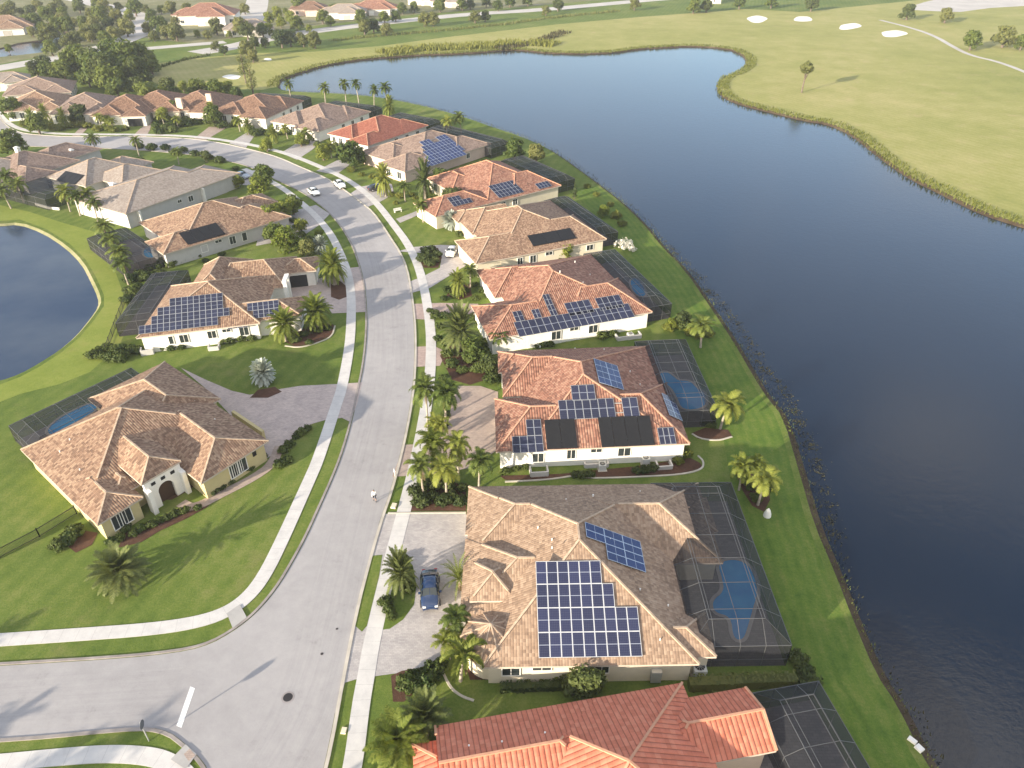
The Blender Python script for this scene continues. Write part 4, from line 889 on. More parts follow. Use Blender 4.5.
far_house('reddish far roof at the top edge above the far road', (425, 4), 18, 12, 6, 'rust', 'white')
far_house('small white-fronted house beside the road in the far left', (12, 88), 14, 10, 30, 'grey', 'white')
far_house('long low white building at the top right corner', (985, -4), 60, 20, -14, 'grey', 'white', 'white_building')
far_house('white building at the top edge above the bunkers', (838, -6), 40, 16, -8, 'grey', 'white', 'white_building')
far_house('tiny white tower-like house at the top edge over the golf course', (715, 3), 7, 7, 0, 'grey', 'white', ez=6)
# ---------------------------------------------------------------- plants
def leaf_quad(b, c, n, size, asp=.5, m=0):
    n = n.normalized(); x = n.cross(Vector((0, 0, 1)));
    if x.length < .1: x = n.cross(Vector((1, 0, 0)))
    x.normalize(); y = n.cross(x); a = rnd.uniform(0, 6.28)
    X = x*math.cos(a)+y*math.sin(a); Y = y*math.cos(a)-x*math.sin(a)
    b.face([c-X*size, c-Y*size*asp, c+X*size, c+Y*size*asp], None, m)
def rv():
    while True:
        v = Vector((rnd.uniform(-1, 1), rnd.uniform(-1, 1), rnd.uniform(-1, 1)))
        if .05 < v.length < 1: return v
def crown_mesh(name, mat, lobes, n, size, asp=.55):
    b = MB(); tot = sum(l[3]**2 for l in lobes)
    for (x, y, z, r) in lobes:
        holes = [rv().normalized() for _ in range(4)]
        for _ in range(int(1.25*n*r*r/tot)):
            v = rv().normalized()
            if rnd.random() < .9 and any(v.dot(h_) > .86 for h_ in holes): continue
            rr = r*(rnd.uniform(.55, 1.06)**.6)
            p = Vector((x, y, z))+Vector((v.x, v.y, v.z*.8))*rr*(1+.18*math.sin(7*v.x+5*v.z+x))
            leaf_quad(b, p, v+rv()*.8, size*rnd.uniform(.6, 1.3), asp)
    return b.mesh(name, MATS[mat])
def lobes_tree(rad, h, n=13):
    L = [(0, 0, h-rad*.45, rad*.55), (0, 0, h*.48, rad*.6)]
    for i in range(n):
        a = i*2.4+rnd.uniform(-.7, .7); t = (i+.5)/n; d = rad*rnd.uniform(.40, .78)*(1-.35*t*t); L.append((d*math.cos(a), d*math.sin(a), h*(.24+.60*t)+rnd.uniform(-.08, .08)*h, rad*rnd.uniform(.24, .44)))
    return L
def trunk_mesh(h, r, limbs, name='trunk'):
    b = MB(); b.tube([(0, 0, -.2), (r*.4, 0, h*.5), (0, r*.3, h)], [r*1.2, r, r*.6], 7)
    for (x, y, z, rr) in limbs: b.tube([(0, 0, h*.55), (x*.5, y*.5, (h*.6+z)/2), (x*.9, y*.9, z)], [r*.55, r*.35, r*.12], 5)
    return b.mesh(name, MATS['bark'])
KINDS = {}
def tree_kind(key, mat, rad, h, n, size, th=None):
    L = lobes_tree(rad, h)
    KINDS[key] = [('trunk', trunk_mesh((th or h*.6), .12*rad**.7+.05, L[1:6])), ('crown', crown_mesh('crown', mat, L, n, size))]
for i in range(3):
    tree_kind('oak%d' % i, 'l_tree', 4.2, 7.4, 2600, .40); tree_kind('dark%d' % i, 'l_dark', 4.2, 7.4, 2600, .40)
    tree_kind('olive%d' % i, 'l_olive', 4.0, 7.0, 2300, .40); tree_kind('bright%d' % i, 'l_bright', 2.9, 5.4, 1900, .30)
lolly = [(0, 0, 7.0, 1.7)]+[(1.25*math.cos(k*1.05), 1.25*math.sin(k*1.05), 6.6+.9*(k % 2)+rnd.uniform(-.3, .3), .95) for k in range(6)]+[(0, 0, 8.2, 1.0)]
KINDS['lolly'] = [('trunk', trunk_mesh(6.2, .22, lolly[1:4])), ('crown', crown_mesh('crown', 'l_olive', lolly, 2200, .26))]
KINDS['pine'] = [('trunk', trunk_mesh(11, .3, [])), ('crown', crown_mesh('crown', 'l_olive', [(0, 0, 12, 1.2), (.4, 0, 9.5, 1.8), (-.5, .4, 7, 2.1), (.3, -.5, 5, 2.2), (0, .2, 13.5, .7)], 900, .3))]
KINDS['cypress'] = [('trunk', trunk_mesh(2, .1, [])), ('crown', crown_mesh('crown', 'l_dark', [(0, 0, 1, .75), (0, 0, 2, .7), (0, 0, 3, .55), (0, 0, 4, .35), (0, 0, 4.7, .2)], 700, .16))]
def shrub_kind(key, mat, rad, n, size, flowers=None):
    L = [(0, 0, rad*.55, rad*.65)]+[(rad*.6*math.cos(a), rad*.6*math.sin(a), rad*rnd.uniform(.3, .6), rad*rnd.uniform(.34, .5)) for a in (0.3, 1.5, 2.8, 4.0, 5.2)]
    KINDS[key] = [(None, crown_mesh('shrub', mat, L, n, size))]
for i in range(2):
    shrub_kind('sg%d' % i, 'l_shrub', 1.05, 800, .15); shrub_kind('sd%d' % i, 'l_dark', 1.05, 800, .15); shrub_kind('sy%d' % i, 'l_shrub_y', 1.05, 800, .15)
shrub_kind('sw0', 'l_white', 1.0, 500, .12)
# palms
def frond(b, az, el, L, droop, nl=15, wl=.55, lw=.05, m=0, vee=.35, segs=9):
    p = Vector((0, 0, 0)); e = el; pts = [p.copy()]; dirs = []
    for i in range(segs):
        d = Vector((math.cos(az)*math.cos(e), math.sin(az)*math.cos(e), math.sin(e))); dirs.append(d); p = p+d*(L/segs); pts.append(p.copy()); e -= droop/segs*(.5+i/segs)
    side = Vector((-math.sin(az), math.cos(az), 0))
    for i in range(segs):
        w = .035*(1-i/segs)+.012; b.face([pts[i]-side*w, pts[i]+side*w, pts[i+1]+side*w*.8, pts[i+1]-side*w*.8], None, m)
    for k in range(nl):
        t = .10+.90*(k+.5)/nl; f = t*segs; i = min(segs-1, int(f)); q = pts[i]+(pts[i+1]-pts[i])*(f-i); d = dirs[i]
        ll = wl*L/2.6*(math.sin(math.pi*min(1, t*.86+.13))**.6)*rnd.uniform(.85, 1.1)
        up = side.cross(d)*-1
        if up.z < 0: up = -up
        for sg in (-1, 1):
            o = (side*sg*.83+d*.55+up*vee*rnd.uniform(.4, 1)-Vector((0, 0, .28*t))).normalized(); tip = q+o*ll-Vector((0, 0, .16*ll*ll)); wv = d*lw*L/2.6
            b.face([q-wv, q+wv, q+o*ll*.6+wv*.8, tip, q+o*ll*.6-wv*.8], None, m)
def palm_kind(key, mat, h, L, nf, el0, el1, droop, nl=15, wl=.55, lw=.05, tr=.16, stems=1, boot=True, lean=.25, vee=.35, thick=1.0):
    tb, cb = MB(), MB()
    for s_ in range(stems):
        ang = s_*2.1+rnd.uniform(0, 1); sp = 0 if stems == 1 else rnd.uniform(.5, 1.0)*L*.32; bx, by = sp*math.cos(ang), sp*math.sin(ang)
        hh = h*(1 if s_ == 0 else rnd.uniform(.72, 1.0)); lx, ly = bx*(1.5)+lean*math.cos(ang), by*1.5+lean*math.sin(ang)
        tb.tube([(bx, by, -.2), (bx+(lx-bx)*.25, by+(ly-by)*.25, hh*.4), (bx+(lx-bx)*.7, by+(ly-by)*.7, hh*.8), (lx, ly, hh)], [tr*1.35*thick, tr*thick, tr*.9*thick, tr*.75*thick], 8)
        f0 = len(cb.v)
        for i in range(nf):
            q = i/nf; frond(cb, i*2.39996+rnd.uniform(-.15, .15), R(el0+(el1-el0)*q+rnd.uniform(-6, 6)), L*rnd.uniform(.85, 1.08), R(droop*rnd.uniform(.8, 1.15)), nl, wl, lw, 0, vee)
        if nf < 40:
            for i in range(4): frond(cb, rnd.uniform(0, 6.28), R(rnd.uniform(-70, -35)), L*rnd.uniform(.55, .8), R(25), nl//2, wl*.7, lw, 1, vee)
        for j in range(f0, len(cb.v)):
            x, y, z = cb.v[j]; cb.v[j] = (x+lx, y+ly, z+hh)
    KINDS[key] = [('trunk', tb.mesh('trunk', MATS['palmbark'])), ('crown', cb.mesh('crown', [MATS[mat], MATS['l_dead']]))]
palm_kind('queen0', 'l_palm', 5.0, 2.9, 26, 80, -28, 112, 28, .66, .048)
palm_kind('queen1', 'l_palm', 5.0, 2.8, 23, 78, -22, 122, 28, .66, .050)
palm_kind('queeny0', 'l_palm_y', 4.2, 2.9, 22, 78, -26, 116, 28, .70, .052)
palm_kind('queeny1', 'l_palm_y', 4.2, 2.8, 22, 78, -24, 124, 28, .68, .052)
palm_kind('foxtail', 'l_palm_y', 3.6, 3.0, 10, 64, 4, 118, 40, .60, .07, vee=.9)
palm_kind('date0', 'l_date', 1.6, 3.2, 64, 86, -22, 50, 26, .46, .045, .34, boot=False, lean=0)
palm_kind('date1', 'l_date', 1.4, 3.0, 58, 86, -20, 58, 26, .48, .045, .32, boot=False, lean=0)
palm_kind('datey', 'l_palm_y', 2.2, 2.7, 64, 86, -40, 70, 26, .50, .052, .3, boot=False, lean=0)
palm_kind('cluster0', 'l_palm', 4.3, 2.5, 16, 78, -20, 118, 22, .64, .055, .11, 3)
palm_kind('cluster1', 'l_palm_y', 3.6, 2.3, 16, 78, -20, 115, 22, .64, .055, .10, 3)
palm_kind('silver', 'l_silver', 1.4, 1.75, 130, 88, -62, 34, 20, .52, .075, .26, boot=False, lean=0)
palm_kind('sago', 'l_palm', .5, 1.5, 30, 75, 0, 60, 13, .36, .04, .2, boot=False, lean=0)
palm_kind('tall', 'l_palm', 7.5, 2.7, 24, 76, -34, 105, 20, .66, .075, .17)
# copies: a thing plus each of its parts share mesh data
def place(kind, loc, s, label, cat, group=None, name='tree', rz=None, sz=None):
    if isinstance(kind, (list, tuple)): kind = rnd.choice(kind)
    parts = KINDS[kind]
    if parts[0][0] is None:
        o = link(name, parts[0][1])
    else:
        o = bpy.data.objects.new(name, None); col.objects.link(o); o.empty_display_size = .4
        for pn, me in parts: link(pn, me, o)
    o.location = loc; lt = .07 if cat == 'palm' else .03; o.rotation_euler = (rnd.uniform(-lt, lt), rnd.uniform(-lt, lt), rnd.uniform(0, 6.28) if rz is None else rz); o.scale = (s, s, s if sz is None else sz)
    return tag(o, label, cat, group)
def at_crown(x, y, h):
    p = G(x, y, h); p.z = 0; return p
# ---------------------------------------------------------------- planting, near to far
# (kind, crown pixel x, y, crown height m, plan scale, label)
BASEH = dict(queen0=5, queen1=5, queeny0=4.2, queeny1=4.2, foxtail=3.6, date0=1.6, date1=1.4, datey=2.2, cluster0=4.3, cluster1=3.6, silver=1.2, sago=.5, tall=7.5)
def palm(kind, x, y, h, s, label, group=None, name='palm_tree', rz=None):
    return place(kind, at_crown(x, y, h), s, label, 'palm', group, name, rz, h/BASEH[kind])
for a in [
 ('date0', 118, 571, 1.6, 1.02, 'wide low date palm alone on the front lawn at the left'),
 ('datey', 397, 741, 2.4, 1.02, 'big round palm beside the sidewalk at the bottom edge'),
 ('date1', 424, 722, 1.8, .80, 'dark palm against the bright orange bottom roof'),
 ('foxtail', 459, 657, 3.4, .84, 'palm with thick drooping yellow-green fronds beside the turret'),
 ('cluster1', 452, 640, 2.6, .62, 'small leafy palm clump just behind the thick-fronded palm'),
 ('queen0', 453, 617, 3.2, .62, 'small star-shaped palm by the drive below the blue car'),
 ('sago', 459, 580, 1.2, 1.35, 'spiky low green palm against the near tan roof'),
 ('date1', 400, 577, 2.0, .62, 'bushy palm on the rounded grass island'),
 ('queen0', 425, 392, 5.6, .80, 'tall palm at the top of the roadside cluster, left one'),
 ('queen1', 443, 394, 5.6, .85, 'tall palm at the top of the roadside cluster, right one'),
 ('queeny0', 436, 444, 4.6, .80, 'yellow-green palm in the middle of the roadside cluster'),
 ('queeny1', 457, 446, 4.4, .76, 'palm on the right shoulder of the roadside cluster'),
 ('queen0', 421, 466, 4.2, .74, 'palm leaning over the sidewalk at the left of the cluster'),
 ('queeny1', 445, 470, 3.9, .86, 'drooping palm at the lower middle of the roadside cluster'),
 ('queen1', 478, 461, 4.2, .72, 'palm with a pale trunk at the right end of the roadside cluster'),
 ('cluster1', 437, 425, 3.0, .70, 'leafy palm filling the back of the roadside cluster'),
 ('date0', 459, 332, 2.8, 1.06, 'large dark date palm before the orange-roofed house'),
 ('datey', 459, 283, 2.6, .70, 'round yellow-green palm above the pinkish driveway'),
 ('queen0', 498, 337, 2.8, .72, 'palm leaning on the front corner of the orange-roofed house'),
 ('queen1', 470, 270, 3.4, .70, 'palm squeezed between the brown roof and the orange roof'),
 ('silver', 451, 222, 1.6, 1.15, 'pale silver palm in front of the brown-roofed house'),
 ('silver', 263, 374, 1.5, 1.12, 'pale silver palm on the left lawn beside the wide paver court'),
 ('silver', 321, 246, 1.4, .95, 'greyish silver palm by the left sidewalk'),
 ('datey', 332, 267, 3.4, 1.2, 'big golden palm inside the curling driveway on the left'),
 ('datey', 316, 312, 3.2, 1.12, 'round golden palm at the corner of the solar-roofed left house, right of a pair'),
 ('datey', 283, 325, 2.8, 1.05, 'round golden palm at the corner of the solar-roofed left house, left of a pair'),
 ('queeny0', 725, 404, 4.0, .92, 'yellow-green palm beside the pool cage of the terracotta house'),
 ('queeny1', 764, 480, 3.8, .84, 'drooping lakeside palm near the near house, lower one of the group'),
 ('queeny0', 744, 468, 3.4, .66, 'smaller palm left in the lakeside group near the near house'),
 ('queeny1', 757, 466, 3.0, .60, 'low palm at the back of the lakeside group near the near house'),
 ('queen0', 704, 326, 3.8, .92, 'palm with spreading fronds between two pool cages'),
 ('datey', 384, 179, 4.0, 1.0, 'dense tall palm beside the dark parked car at the bend'),
 ('date1', 424, 184, 3.4, .98, 'grey-green palm beside the wall of the blue solar house'),
 ('queen1', 422, 205, 3.8, .76, 'palm standing alone on the lawn before the bright orange house'),
 ('queen0', 404, 186, 3.6, .72, 'palm between two dense palms at the bend'),
 ('tall', 289, 84, 7.0, .92, 'lone palm at the left end of the lake, silhouetted on water'),
 ('tall', 323, 88, 7.4, .95, 'palm behind the rust roof, second from the left along the water'),
 ('tall', 344, 84, 7.4, .92, 'left palm of a close pair over the water'),
 ('tall', 357, 84, 7.4, .92, 'right palm of a close pair over the water'),
 ('tall', 372, 90, 7.0, .86, 'palm between the pair and the tallest palm along the water'),
 ('tall', 387, 87, 7.8, 1.02, 'tallest palm along the water behind the brown-tiled far house'),
 ('datey', 388, 107, 4.0, .9, 'bushy bright palm right under the tallest lakeside palm'),
 ('queeny0', 446, 122, 4.2, .88, 'bright palm at the shore, left of two near the dark cages'),
 ('queen0', 461, 117, 4.8, .9, 'darker palm at the shore, right of two near the dark cages'),
 ('queen0', 104, 226, 4.0, .9, 'top palm in the row along the left pool cage'), ('queen1', 110, 240, 4.0, .9, 'second palm in the row along the left pool cage'),
 ('queen0', 116, 252, 4.0, .9, 'third palm in the row along the left pool cage'), ('queen1', 122, 264, 4.0, .86, 'lowest palm in the row along the left pool cage'),
 ('queen1', 8, 176, 4.6, 1.0, 'upper palm of the dark group at the left edge'), ('queen0', 4, 190, 4.2, .95, 'lowest palm of the dark group at the left edge'), ('queen0', 17, 184, 4.2, .95, 'right palm of the dark group at the left edge'),
 ('queeny0', 64, 193, 4.2, .86, 'leftmost palm before the black heater roof'), ('queen1', 74, 197, 4.2, .86, 'second palm before the black heater roof'), ('queeny1', 84, 194, 4.2, .86, 'third palm before the black heater roof'), ('queen0', 92, 203, 4.2, .86, 'rightmost palm before the black heater roof'),
 ('queeny0', 41, 168, 3.0, .7, 'small bright palm between two grey-brown roofs'),
 ('queen1', 135, 141, 4.0, .8, 'palm before the street behind the greige roof'), ('queen0', 176, 152, 3.2, .7, 'small palm over the peak of the greige roof'),
 ('queen1', 92, 139, 4.4, .95, 'palm by the street above the grey-brown roofs'),
]: palm(*a)
for x, y, h, s in [(162, 115, 3, .8), (176, 119, 2.6, .7), (238, 121, 3, .8), (247, 126, 2.4, .7), (286, 128, 3, .8), (304, 133, 3, .9), (330, 146, 3, .8), (211, 111, 3, .8), (98, 117, 3, .8), (112, 121, 2.6, .7), (44, 113, 3, .8), (62, 117, 3, .8), (30, 118, 3, .8), (274, 134, 2.6, .7)]:
    palm(rnd.choice(('datey', 'queeny0', 'queeny1')), x, y, h, s, 'bright front-garden palm before the far row of houses along the curve', 'front-garden palms of the far row')
# broad trees
def tree(kind, x, y, h, s, label, group=None, name='tree'):
    return place(kind, at_crown(x, y, h), s, label, 'tree', group, name)
for a in [
 ('lolly', 806, 71.5, 7.0, 1.15, 'lone lollipop-shaped tree on the golf course by the water'),
 ('pine', 243, 66, 6, .9, 'tall dark thin tree behind the rust roofs, left'), ('pine', 251, 82, 5, .85, 'tall bushy thin tree behind the rust roofs, right'),
 ('bright0', 258, 186, 2.6, .9, 'round yellow-green tree before the bend of the left sidewalk'), ('oak1', 263, 174, 3, .7, 'darker tree at the inner bend beside the silver car'),
 ('bright1', 271, 216, 2.8, 1.0, 'bright tree at the end of the brown left roof'), ('bright2', 284, 208, 2.8, .85, 'leafy tree beside the shaded left driveway'), ('oak1', 292, 203, 2.6, .58, 'small green tree near the left sidewalk at the bend'),
 ('bright0', 286, 240, 2.6, 1.0, 'yellow-green tree above the shaded left lawn'), ('bright1', 236, 178, 2.4, .62, 'bright tree at the corner of the greige roof'),
 ('dark2', 490, 364, 2.2, .48, 'dark tree at the front corner of the terracotta roof'), ('oak2', 474, 346, 2.2, .5, 'green tree between the large date palm and the terracotta roof'),
 ('bright2', 300, 222, 2.4, .6, 'yellow-green tree beside the shaded driveway near the left sidewalk'), ('oak2', 274, 232, 2.4, .6, 'green tree before the front of the heater-mat house'), ('bright2', 318, 232, 1.8, .45, 'small bright tree near the greyish silver palm'), ('olive2', 306, 246, 2, .5, 'pale green tree on the strip above the golden palm'),
 ('bright1', 565, 250, 2.0, .62, 'bright yellow-green bush tree against the cream wall of the brown-roofed house'),
 ('dark0', 584, 683, 2.0, .50, 'dark tree in the shady gap between the two nearest houses'),
 ('cypress', 575, 186, 3, .8, 'dark pointed tree at the shore beside the orange roof'), ('bright0', 604, 208, 2, .5, 'small bright tree at the shore beside the grey cage'),
 ('dark0', 683, 320, 1.6, .42, 'leafy green tree at the corner of the orange house cage'), ('bright0', 672, 322, 1.3, .36, 'bright bush tree left of the palm between two cages'),
 ('oak0', 515, 149, 2.8, .75, 'green tree at the shore behind the bright orange house'), ('olive0', 536, 152, 2.8, .7, 'pale greyish tree at the shore behind the bright orange house'),
 ('oak1', 440, 176, 2.6, .6, 'green tree against the wall of the blue solar house'), ('dark1', 452, 196, 2.4, .6, 'dark tree at the front corner of the bright orange house'),
 ('oak0', 10, 141, 4, .95, 'tree where the far street leaves the left edge'), ('dark1', 205, 153, 2.4, .42, 'dark narrow tree by the street behind the greige roof'),
 ('oak1', 36, 122, 3.4, .8, 'tree at the tip of the far curve'), ('oak0', 12, 106, 4.0, .9, 'tall tree at the left edge above the far curve'),
 ('bright1', 266, 142, 2.6, .7, 'bright tree before the rust-tiled far house'), ('bright0', 300, 137, 2.6, .7, 'bright tree before the brown-tiled far house'), ('bright1', 322, 148, 3.2, .8, 'tall bright tree before the red-tiled house'), ('oak0', 352, 155, 3.2, .9, 'broad green tree at the corner of the red-tiled house'),
 ('oak1', 213, 116, 3, .8, 'green tree between two white far fronts'), ('bright0', 162, 112, 3, .8, 'light green tree before the plain rust far house'), ('oak0', 175, 107, 3, .7, 'green tree right of the dark garage'), ('bright1', 106, 118, 2.6, .62, 'bright tree before the far white gable'), ('dark0', 78, 114, 3, .8, 'dark tree between two far tan roofs'),
 ('oak1', 972, 43, 3, 1.1, 'round bush tree at the right on the golf course rim'), ('olive1', 1005, 38, 4, 1.3, 'taller olive tree right of the round bush tree'), ('oak0', 1022, 44, 2.6, .9, 'tree cut by the right edge on the golf course rim'),
 ('olive0', 946, 17, 3, 1.1, 'olive tree before the white lot'), ('dark0', 908, 14, 3, 1.1, 'dark tree left of the white lot'), ('dark1', 812, 4, 4, 1.1, 'dark tree above the bunkers at the top edge'),
 ('oak0', 694, 6, 4, 1.1, 'tree left of the tiny white house at the top'), ('dark1', 707, 5, 4, 1.0, 'dark tree touching the tiny white house at the top'), ('oak1', 740, 2, 4, 1.0, 'lone tree at the top edge right of the tiny white house'), ('oak0', 772, 1, 4, 1.1, 'tree at the top edge left of the bunkers'),
 ('olive0', 424, 18, 4, 1.0, 'left tree of a pair against the far road'), ('olive1', 433, 18, 4, 1.0, 'right tree of a pair against the far road'), ('olive1', 475, 15, 4, .9, 'lighter tree of the second pair on the far road'), ('dark0', 485, 14, 4, .8, 'darker tree of the second pair on the far road'),
 ('olive0', 546, 10, 3, .8, 'small tree in front of the far road at the top middle'), ('dark1', 558, 4, 4, .9, 'dark round tree on the far road at the top middle'), ('olive0', 635, 3, 4, 1.0, 'tree at the right end of the far road'),
 ('olive1', 386, 29, 3, .8, 'round tree by the far road right of the hedge'), ('olive0', 364, 26, 4, 1.0, 'large olive tree before the far road'), ('dark0', 373, 24, 4, .9, 'dark half of the tree pair before the far road'),
]: tree(*a)
grp = lambda kinds, pts, h, s, label, group: [tree(kinds, x, y, h*rnd.uniform(.7, 1.1), s*rnd.uniform(.55, 1.15), label, group) for x, y in pts]
grp(('dark0', 'dark1', 'oak0', 'oak2'), [(80, 63), (90, 58), (100, 62), (110, 66), (120, 61), (130, 64), (140, 62), (149, 61), (96, 74), (108, 78), (124, 76), (136, 84), (86, 72), (116, 86), (146, 90), (94, 66), (104, 72), (126, 70), (136, 72)], 5, 1.5, 'tree in the dark clump behind the houses of the far curve', 'dark clump of trees behind the far curve')
grp(('oak0', 'oak1', 'dark0'), [(44, 62), (54, 68), (36, 70), (62, 69), (70, 66), (47, 70)], 4, 1.25, 'tree in the small clump left of the dark clump, beside the far road', 'small clump by the far left road')
grp(('olive0', 'olive1', 'olive2', 'oak1', 'oak2', 'dark2', 'bright0'), [(5, 40), (47, 31), (56, 24), (40, 22), (66, 39), (50, 46), (62, 10), (88, 10), (100, 15), (108, 22), (115, 14), (98, 30), (85, 30), (10, 6), (30, 8), (72, 18), (128, 12), (24, 16), (48, 14), (78, 4), (36, 3), (30, 26), (60, 16), (92, 22), (4, 14), (52, 6), (104, 6), (20, 6), (42, 8), (66, 24), (82, 18), (112, 30), (120, 20), (126, 28), (14, 22), (34, 18), (58, 2), (96, 2), (118, 4), (134, 6), (90, 34), (104, 36), (74, 34)], 5, 1.15, 'tree in the wooded top left corner', 'trees of the top left corner')
grp(('olive0', 'olive1', 'olive2', 'oak0', 'bright1'), [(146, 22), (152, 29), (160, 24), (165, 30), (175, 30), (196, 29), (206, 31), (216, 27), (228, 29), (240, 27), (160, 6), (170, 8), (180, 14), (187, 8), (150, 12), (174, 18), (144, 4), (232, 10), (244, 6)], 5, 1.1, 'tree around the large terracotta far roof', 'trees around the large terracotta far roof')
grp(('olive0', 'olive1', 'dark1'), [(215, 44), (223, 46), (247, 32), (254, 42), (264, 40), (281, 39), (300, 35), (303, 40), (314, 39), (246, 48), (252, 54), (290, 40)], 3.6, .95, 'tree of the row in front of the far road', 'row of trees in front of the far road')
grp(('oak0', 'oak1', 'bright0'), [(268, 14), (276, 8), (284, 4), (280, 18), (290, 14), (296, 21), (308, 22), (268, 24), (262, 28), (322, 16), (330, 18), (360, 14), (300, 6), (334, 8)], 5, 1.1, 'tree among the far roofs left of the tan far roof', 'trees among the far roofs')
grp(('oak0', 'oak1', 'dark0'), [(384, 13), (395, 11), (402, 7), (414, 6), (440, 5), (462, 4), (470, 2), (498, 2), (486, 1), (510, 1), (528, -1)], 5, 1.0, 'tree along the top edge above the far road', 'trees along the top edge')
grp(('oak0', 'dark1', 'bright0'), [(160, 90), (168, 87), (182, 82), (196, 88), (206, 86), (216, 90), (228, 87), (236, 90), (174, 91)], 3.6, .8, 'tree in the row behind the rust-brown far roofs', 'trees behind the rust far roofs')
# shrubs
def shrub(kind, x, y, s, label, group=None, sz=None, name='shrub'):
    return place(kind, G(x, y), s, label, 'shrub', group, name, None, sz)
SG, SD, SY = ('sg0', 'sg1'), ('sd0', 'sd1'), ('sy0', 'sy1')
def shrubs(kinds, pts, s, label, group): return [shrub(kinds, x, y, s*rnd.uniform(.75, 1.25), label, group) for x, y in pts]
shrubs(SG, [(408, 686), (416, 680), (425, 676), (434, 672), (428, 684), (440, 668), (418, 690)], 1.0, 'dark shrub in the bed beside the lower grey driveway', 'shrubs beside the lower grey driveway')
shrubs(SG, [(389, 612), (392, 618), (406, 570), (408, 580), (409, 590), (386, 604), (404, 560)], .7, 'low shrub on the rounded grass island', 'shrubs on the grass island')
shrubs(SD, [(415, 494), (424, 488), (433, 498), (443, 504), (452, 498), (460, 504), (462, 490), (420, 504), (436, 488), (450, 488)], .95, 'dark shrub under the roadside palm cluster', 'shrubs under the roadside palms')
shrubs(SD, [(575, 476), (582, 477), (590, 476), (636, 472), (644, 472), (652, 470)], .75, 'clipped dark shrub beside the air conditioner walls', 'clipped shrubs along the terracotta house')
shrubs(SG, [(505, 473), (516, 470), (526, 469)], .7, 'small shrub at the front corner of the terracotta house', 'front corner shrubs')
shrub('sy0', 683, 456, 1.15, 'yellow-green bush at the corner of the terracotta house'); shrub('sy1', 678, 463, .8, 'smaller yellow bush beside the corner bush')
shrubs(SY, [(528, 678), (545, 680), (562, 681), (510, 676), (555, 676)], .7, 'low yellow-green shrub along the shaded near wall', 'shrubs along the shaded near wall')
shrubs(SG, [(484, 344), (492, 346), (502, 348), (488, 360), (494, 372), (492, 382), (478, 372), (470, 362), (462, 372), (452, 366), (474, 352), (448, 356), (482, 356)], 1.05, 'shrub in the planting bed before the terracotta roof', 'shrubs in the bed before the terracotta roof')
shrubs(SG, [(538, 347), (544, 346), (550, 346)], .8, 'shrub under the wall of the orange-roofed house, left of its window', 'shrubs left of the window'); shrubs(SG, [(602, 338), (609, 336), (614, 335)], .85, 'shrub beside the walled corner of the orange-roofed house', 'shrubs by the walled corner')
shrubs(SD, [(424, 262), (430, 266), (435, 262), (426, 254), (432, 252), (438, 256), (431, 258)], 1.25, 'big dark shrub on the island in the curved driveway', 'shrubs on the driveway island')
shrubs(SG, [(448, 292), (456, 297), (466, 292), (474, 286), (478, 276), (482, 292), (444, 300), (476, 300)], 1.0, 'shrub above the pinkish driveway', 'shrubs above the pinkish driveway')
shrub('sw0', 624, 248, 2.0, 'white flowering bush at the corner of the brown-roofed house cage', sz=1.8)
shrub('sw0', 632, 251, .9, 'smaller white flowering bush beside the larger one')
shrubs(SG, [(462, 222), (468, 228), (474, 236), (460, 236), (466, 212)], 1.0, 'green shrub beside the silver palm at the brown-roofed house', 'shrubs by the silver palm')
shrubs(SG, [(526, 270), (505, 272), (545, 266), (560, 262)], .7, 'shrub along the cream wall of the brown-roofed house', 'shrubs along the cream wall')
shrubs(SG, [(70, 540), (66, 545), (75, 536), (60, 548)], 1.0, 'shrub at the left corner of the tan-brown roofed house', 'shrubs at the left corner')
shrubs(SG, [(134, 535), (142, 530), (152, 526), (160, 522), (168, 519), (176, 515), (184, 512), (112, 543), (120, 540), (126, 530), (198, 509)], .62, 'small shrub in the red-brown bed before the arched porch', 'shrubs before the arched porch')
shrubs(SD, [(222, 489), (230, 483), (250, 470), (262, 459), (214, 493)], .65, 'clipped shrub under the front windows of the right wing', 'shrubs under the right wing windows')
shrubs(SD, [(146, 480), (148, 492), (142, 500), (182, 462), (188, 470), (186, 462)], .8, 'dark shrub beside the porch walls', 'shrubs beside the porch')
shrubs(SG, [(296, 438), (302, 434), (290, 446), (284, 452), (288, 462), (308, 430), (280, 466)], .7, 'low shrub at the grass tip beside the wide paver court', 'shrubs at the paver court')
shrubs(SG, [(288, 340), (296, 342), (304, 336), (318, 332), (328, 330), (310, 344)], .75, 'shrub under the golden palm pair', 'shrubs under the golden pair')
shrubs(SG, [(163, 349), (172, 350), (182, 349), (224, 343), (232, 342), (242, 341), (252, 340)], .75, 'shrub along the bright white wall of the solar-roofed left house', 'shrubs along the bright white wall')
shrubs(SG, [(190, 259), (198, 257), (208, 252), (216, 250), (226, 247), (236, 244), (182, 262), (172, 266), (206, 262), (222, 256)], .95, 'shrub along the blue-grey wall of the heater-mat house', 'shrubs along the blue-grey wall')
shrubs(SG, [(150, 270), (158, 268), (166, 264), (146, 280), (138, 288), (132, 282), (140, 276), (128, 292), (134, 296), (128, 302), (160, 276)], 1.2, 'shrub in the hedge clump behind the narrow left pool cage', 'hedge clump by the narrow pool cage')
shrubs(SG, [(100, 352), (108, 350), (116, 352), (124, 352), (132, 353), (140, 352), (94, 358), (104, 358), (114, 360), (122, 360)], 1.15, 'shrub in the hedge between the two left houses', 'hedge between the two left houses')
shrubs(SG, [(152, 211), (160, 207), (166, 204), (172, 206), (180, 200), (186, 199)], 1.1, 'shrub against the recessed grey wall', 'shrubs at the recessed grey wall')
